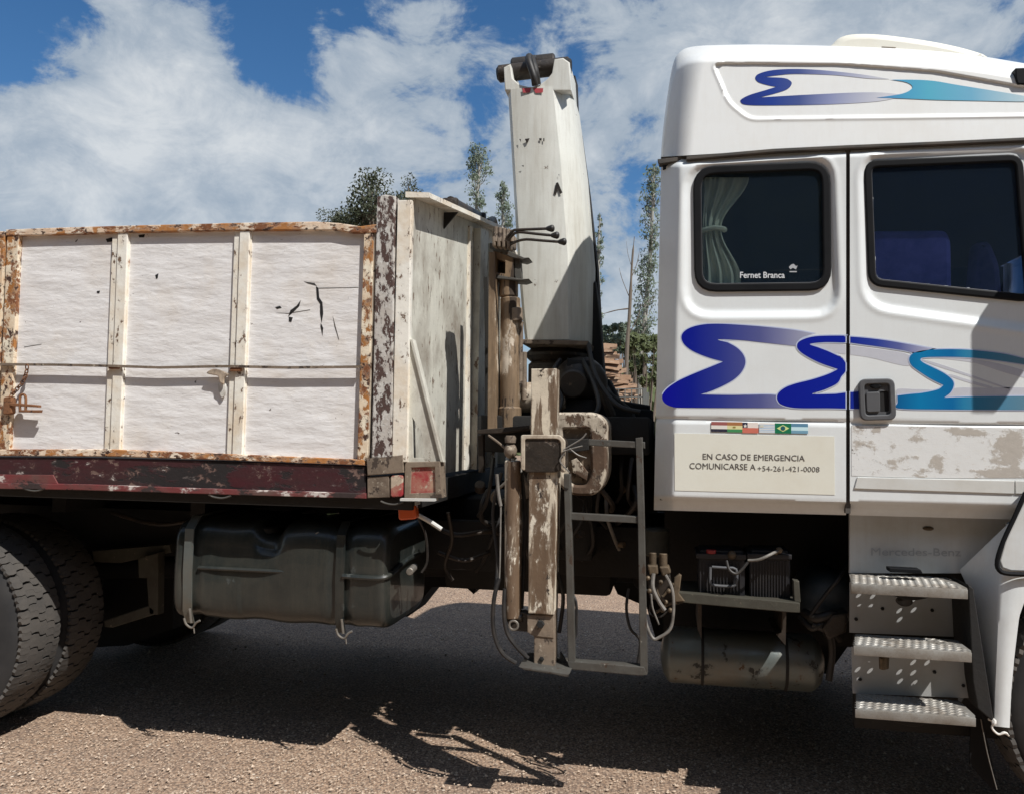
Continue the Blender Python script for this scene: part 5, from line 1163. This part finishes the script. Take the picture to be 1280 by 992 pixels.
# ------------------------------------------------------------------ behind the truck
def leaves(V, Fs, c, r, n, size, rnd, sq=(1, 1, 1), hollow=.0):
    for _ in range(n):
        while True:
            d = Vector((rnd.uniform(-1, 1), rnd.uniform(-1, 1), rnd.uniform(-1, 1)))
            if d.length <= 1 and d.length > hollow: break
        p = Vector(c)+Vector((d.x*r*sq[0], d.y*r*sq[1], d.z*r*sq[2])); s = size*rnd.uniform(.6, 1.3)
        a = Vector((rnd.gauss(0, 1), rnd.gauss(0, 1), rnd.gauss(0, 1))).normalized(); b = a.orthogonal().normalized()
        k = len(V); V += [tuple(p-a*s), tuple(p-b*s*.45), tuple(p+a*s), tuple(p+b*s*.45)]; Fs.append((k, k+1, k+2, k+3))
def tree(name, label, cat, base, trunk, limbs, lmat, tmat, clumps, size, per, seed, group=None, sq=(1, 1, 1)):
    rnd = random.Random(seed); t = thing(name, base, label, cat, group)
    gs = [tube(trunk[0], trunk[1], 8)]+[tube(a, b, 6) for a, b in limbs]
    part('trunk', gs, tmat, t)
    V, Fs = [], []
    for (c, r, k) in clumps: leaves(V, Fs, c, r, int(per*k), size, rnd, sq)
    if V: part('crown', (V, Fs), lmat, t, smooth=False)
    return t
def round_tree(px, py, rpx, Y, label, seed, lmat='leaf_dark'):
    """bushy tree whose crown centre shows at px,py with radius rpx pixels"""
    rnd = random.Random(seed); c = W(px, py, Y); s = SCL(px, Y); R = rpx*s; base = Vector((c.x, Y, 0)); cl = []; limbs = []
    for k in range(26):
        d = Vector((rnd.gauss(0, 1), rnd.gauss(0, 1), rnd.gauss(0, .9))).normalized()*rnd.uniform(.3, .95)
        p = c+d*R; r = R*rnd.uniform(.16, .34); cl.append((p, r*1.25, (r/R)*1.9)); limbs.append(([Vector((c.x, Y, c.z-R*1.3)), c+d*R*.45, p], [R*.05, R*.03, R*.012]))
    return tree('bushy_tree', label, 'tree', base, ([base, Vector((c.x, Y, c.z-R))], [R*.11, R*.07]), limbs, lmat, 'twig', cl, R*.05, 300, seed)
round_tree(464, 268, 46, 13, 'dark olive tree showing over the front corner of the dropside', 1)
round_tree(425, 282, 27, 13.5, 'small dark tree showing lowest and farthest left over the dropside rail', 5)
round_tree(508, 262, 34, 14, 'dark tree with ragged top peeping over the corner post and headboard', 8)
def poplar(pts, wpx, Y, label, seed, density=1., size=.04, dens_top=1., lmat='leaf_poplar', n=60, tm='bark'):
    """slim tree rising through the photograph points (bottom to top), half width in pixels per point"""
    rnd = random.Random(seed); P_ = [W(x, y, Y) for x, y in pts]; base = Vector((P_[0].x, Y, 0)); s = SCL(pts[0][0], Y)
    tr_ = [base]+P_; rad = [.07]+[.05*(1-k/len(P_))+.006 for k in range(len(P_))]
    cl, limbs = [], []
    for k in range(n):
        t = (k+rnd.random())/n*(len(P_)-1); i = min(len(P_)-2, int(t)); f = t-i; c = P_[i].lerp(P_[i+1], f); w = (wpx[i]*(1-f)+wpx[i+1]*f)*s
        a = rnd.uniform(0, 2*pi); d = Vector((cos(a), sin(a), 0))*w*rnd.uniform(.2, .85); e = c+d+Vector((0, 0, w*rnd.uniform(.3, 1.3)))
        limbs.append(([c, c+d*.5+Vector((0, 0, w*.2)), e], [.012, .008, .004])); cl.append((e, w*rnd.uniform(.35, .75), density*w*1.5))
    return tree('poplar', label, 'tree', base, (tr_, rad), limbs, lmat, tm, cl, size, 110, seed)
poplar([(600, 330), (596, 290), (596, 250), (599, 215), (598, 192)], [9, 13, 15, 17, 8], 15, 'sparse young poplar rising between the headboard and the upright crane', 11, .85, .036)
poplar([(632, 330), (630, 290), (628, 255), (631, 232)], [10, 12, 10, 4], 16, 'low thin poplar close against the left edge of the crane boom', 12, .9, .034)
poplar([(748, 470), (748, 380), (748, 320), (750, 270)], [9, 9, 7, 3], 15, 'slender poplar beside the black ram at the right edge of the crane boom', 13, .9, .034)
poplar([(800, 470), (806, 400), (812, 330), (816, 260), (818, 212)], [16, 17, 15, 14, 8], 13, 'tall silvery poplar partly hidden by the rear edge of the cab', 14, .7, .036, n=120)
poplar([(840, 470), (842, 380), (846, 300), (850, 240)], [16, 16, 15, 12], 15, 'poplar standing behind the cab', 19, .9, n=30)
dt = tree('bare_tree', 'bare leaning sapling with thin twigs between crane and cab', 'tree', Vector((W(783, 460, 11).x, 11, 0)), ([Vector((W(783, 460, 11).x, 11, 0)), W(783, 460, 11), W(787, 390, 11), W(790, 330, 11), W(793, 296, 11)], [.04, .035, .028, .018, .006]),
    [([W(785, 386, 11), W(770, 388, 11), W(752, 393, 11)], [.014, .01, .006]), ([W(788, 350, 11), W(796, 330, 11), W(800, 310, 11)], [.008, .006, .003]), ([W(787, 372, 11), W(778, 350, 11), W(774, 335, 11)], [.008, .006, .003]), ([W(790, 335, 11), W(785, 318, 11), W(783, 302, 11)], [.006, .004, .002]), ([W(784, 420, 11), W(796, 400, 11), W(802, 380, 11)], [.012, .008, .004])], 'leaf_bush', 'twig', [], .03, 0, 3)
def bush(px, py, wpx, hpx, Y, label, seed, lmat='leaf_bush'):
    rnd = random.Random(seed); s = SCL(px, Y); c = W(px, py, Y); cl = []; limbs = []; base = Vector((c.x, Y, 0))
    for k in range(30):
        p = c+Vector((rnd.uniform(-1, 1)*wpx*s, rnd.uniform(-.6, .6), rnd.uniform(-1, 1)*hpx*s)); cl.append((p, wpx*s*.3, 1)); limbs.append(([base+Vector((rnd.uniform(-.1, .1), 0, 0)), base.lerp(p, .6), p], [.02, .014, .004]))
    return tree('bush', label, 'bush', base, ([base, c], [.05, .03]), limbs, lmat, 'twig', cl, .05, 110, seed)
bush(806, 452, 22, 26, 12, 'yellow-green bush beside the rear edge of the cab', 21)
bush(765, 425, 16, 16, 14, 'dark scrub behind the stacked bark wood', 22, 'leaf_poplar')
bush(790, 425, 12, 22, 15, 'pale green thicket between the bare sapling and the cab', 23, 'leaf_poplar')
def belt(u, v):  # unseen tree belt, added to cut low sky light and darken window reflections
    x = -26+52*u; z = 9.0*v; b = mnoise.noise(Vector((x*.5, z*.7, 3)))*1.1+mnoise.noise(Vector((x*1.9, z*2.1, 7)))*.5
    return Vector((x, -11+b-1.2*v*v, z*(1+.18*mnoise.noise(Vector((x*.6, 0, 1)))))), (0, 0)
def wood_edge(u, v):
    x = -70+140*u; b = mnoise.noise(Vector((x*.3, v*5, 9)))*2.2+mnoise.noise(Vector((x*1.1, v*11, 4)))*1.1
    return Vector((x, 46+b+v, 6.0*v*(.8+.35*mnoise.noise(Vector((x*.16, 0, 5)))+.12*mnoise.noise(Vector((x*.9, 0, 2))))-.05)), (0, 0)
tag(part('distant_wood', grid(420, 24, wood_edge), 'leaf_bush', None, False), 'low green wood edge along the far side of the yard behind the truck', 'trees', kind='stuff')
tag(part('sky_blocking_trees', grid(160, 30, belt), 'leaf_dark', None, False), 'unseen dense belt of trees added behind the camera to block low sky and darken the shade', 'trees', kind='stuff')
# wood heap in a wire cage
def in_cage(): pass
YW = 6.2
cg = thing('wire_cage', (W(785, 500, YW).x, YW+.4, 0), 'tall grey wire mesh cage stacked with bark wood behind the crane', 'cage')
xa, xb = W(700, 500, YW).x, W(806, 500, YW).x; zw = W(785, 486, YW).z
wires = [tube([(xa, YW, z), (xb, YW, z)], .006, 5, 0) for z in [zw-.09*k for k in range(24) if zw-.09*k > .05]]+[tube([(x, YW, .02), (x, YW, zw)], .006, 5, 0) for x in [xa+(xb-xa)*k/13 for k in range(14)]]
part('mesh', wires, 'wire', cg, smooth=False)
part('cage_post', [box(x-.02, x+.02, y-.02, y+.02, 0, zw+.01) for x in (xa, xb) for y in (YW, YW+1)], 'wire', cg)
part('cage_liner', [box(xa+.05, xb-.05, YW+.5, YW+.9, .02, zw-.22)], 'dark', cg)
rnd = random.Random(44)
N_ = 0
for row in range(19):
    z = zw-.16+row*.038
    top = W(760, 432, YW).z
    if z > top: break
    for k in range(2):
        if N_ > 100: break
        lim = 804-(row*1.7)
        x1 = W(lim-rnd.uniform(0, 16)-k*3, 460, YW).x; x0 = x1-rnd.uniform(.5, .9); yy = YW+.08+k*.2+rnd.uniform(-.03, .03); tl = rnd.uniform(-.05, .05); th = rnd.uniform(.02, .036); hw = rnd.uniform(.08, .12)
        V, Fs = [], []; nn = 7
        for i in range(nn):
            t = i/(nn-1); x = x0+(x1-x0)*t; dz = tl*(t-.5)*2+.012*sin(t*7+row*2+k)+rnd.uniform(-.004, .004); w_ = hw*(.8+.3*sin(t*5+k)); 
            V += [(x, yy-w_, z+dz-th), (x, yy+w_, z+dz-th*.6), (x, yy+w_*.7, z+dz+th), (x, yy-w_*.6, z+dz+th*.8)]
        for i in range(nn-1):
            a = 4*i; b = a+4
            for q in range(4): Fs.append((a+q, a+(q+1) % 4, b+(q+1) % 4, b+q))
        Fs += [(0, 3, 2, 1), (4*nn-4, 4*nn-3, 4*nn-2, 4*nn-1)]
        o = tag(part('firewood_piece', (V, Fs), 'wood'), 'weathered brown bark slab '+('low in the heap, behind the wire mesh rim' if row < 6 else 'halfway up the heap between crane and cab' if row < 13 else 'near the top of the heap between crane and cab'), 'firewood', 'bark slabs heaped in the wire cage'); N_ += 1
print('objects', len(bpy.data.objects), 'faces', sum(len(m.polygons) for m in bpy.data.meshes))
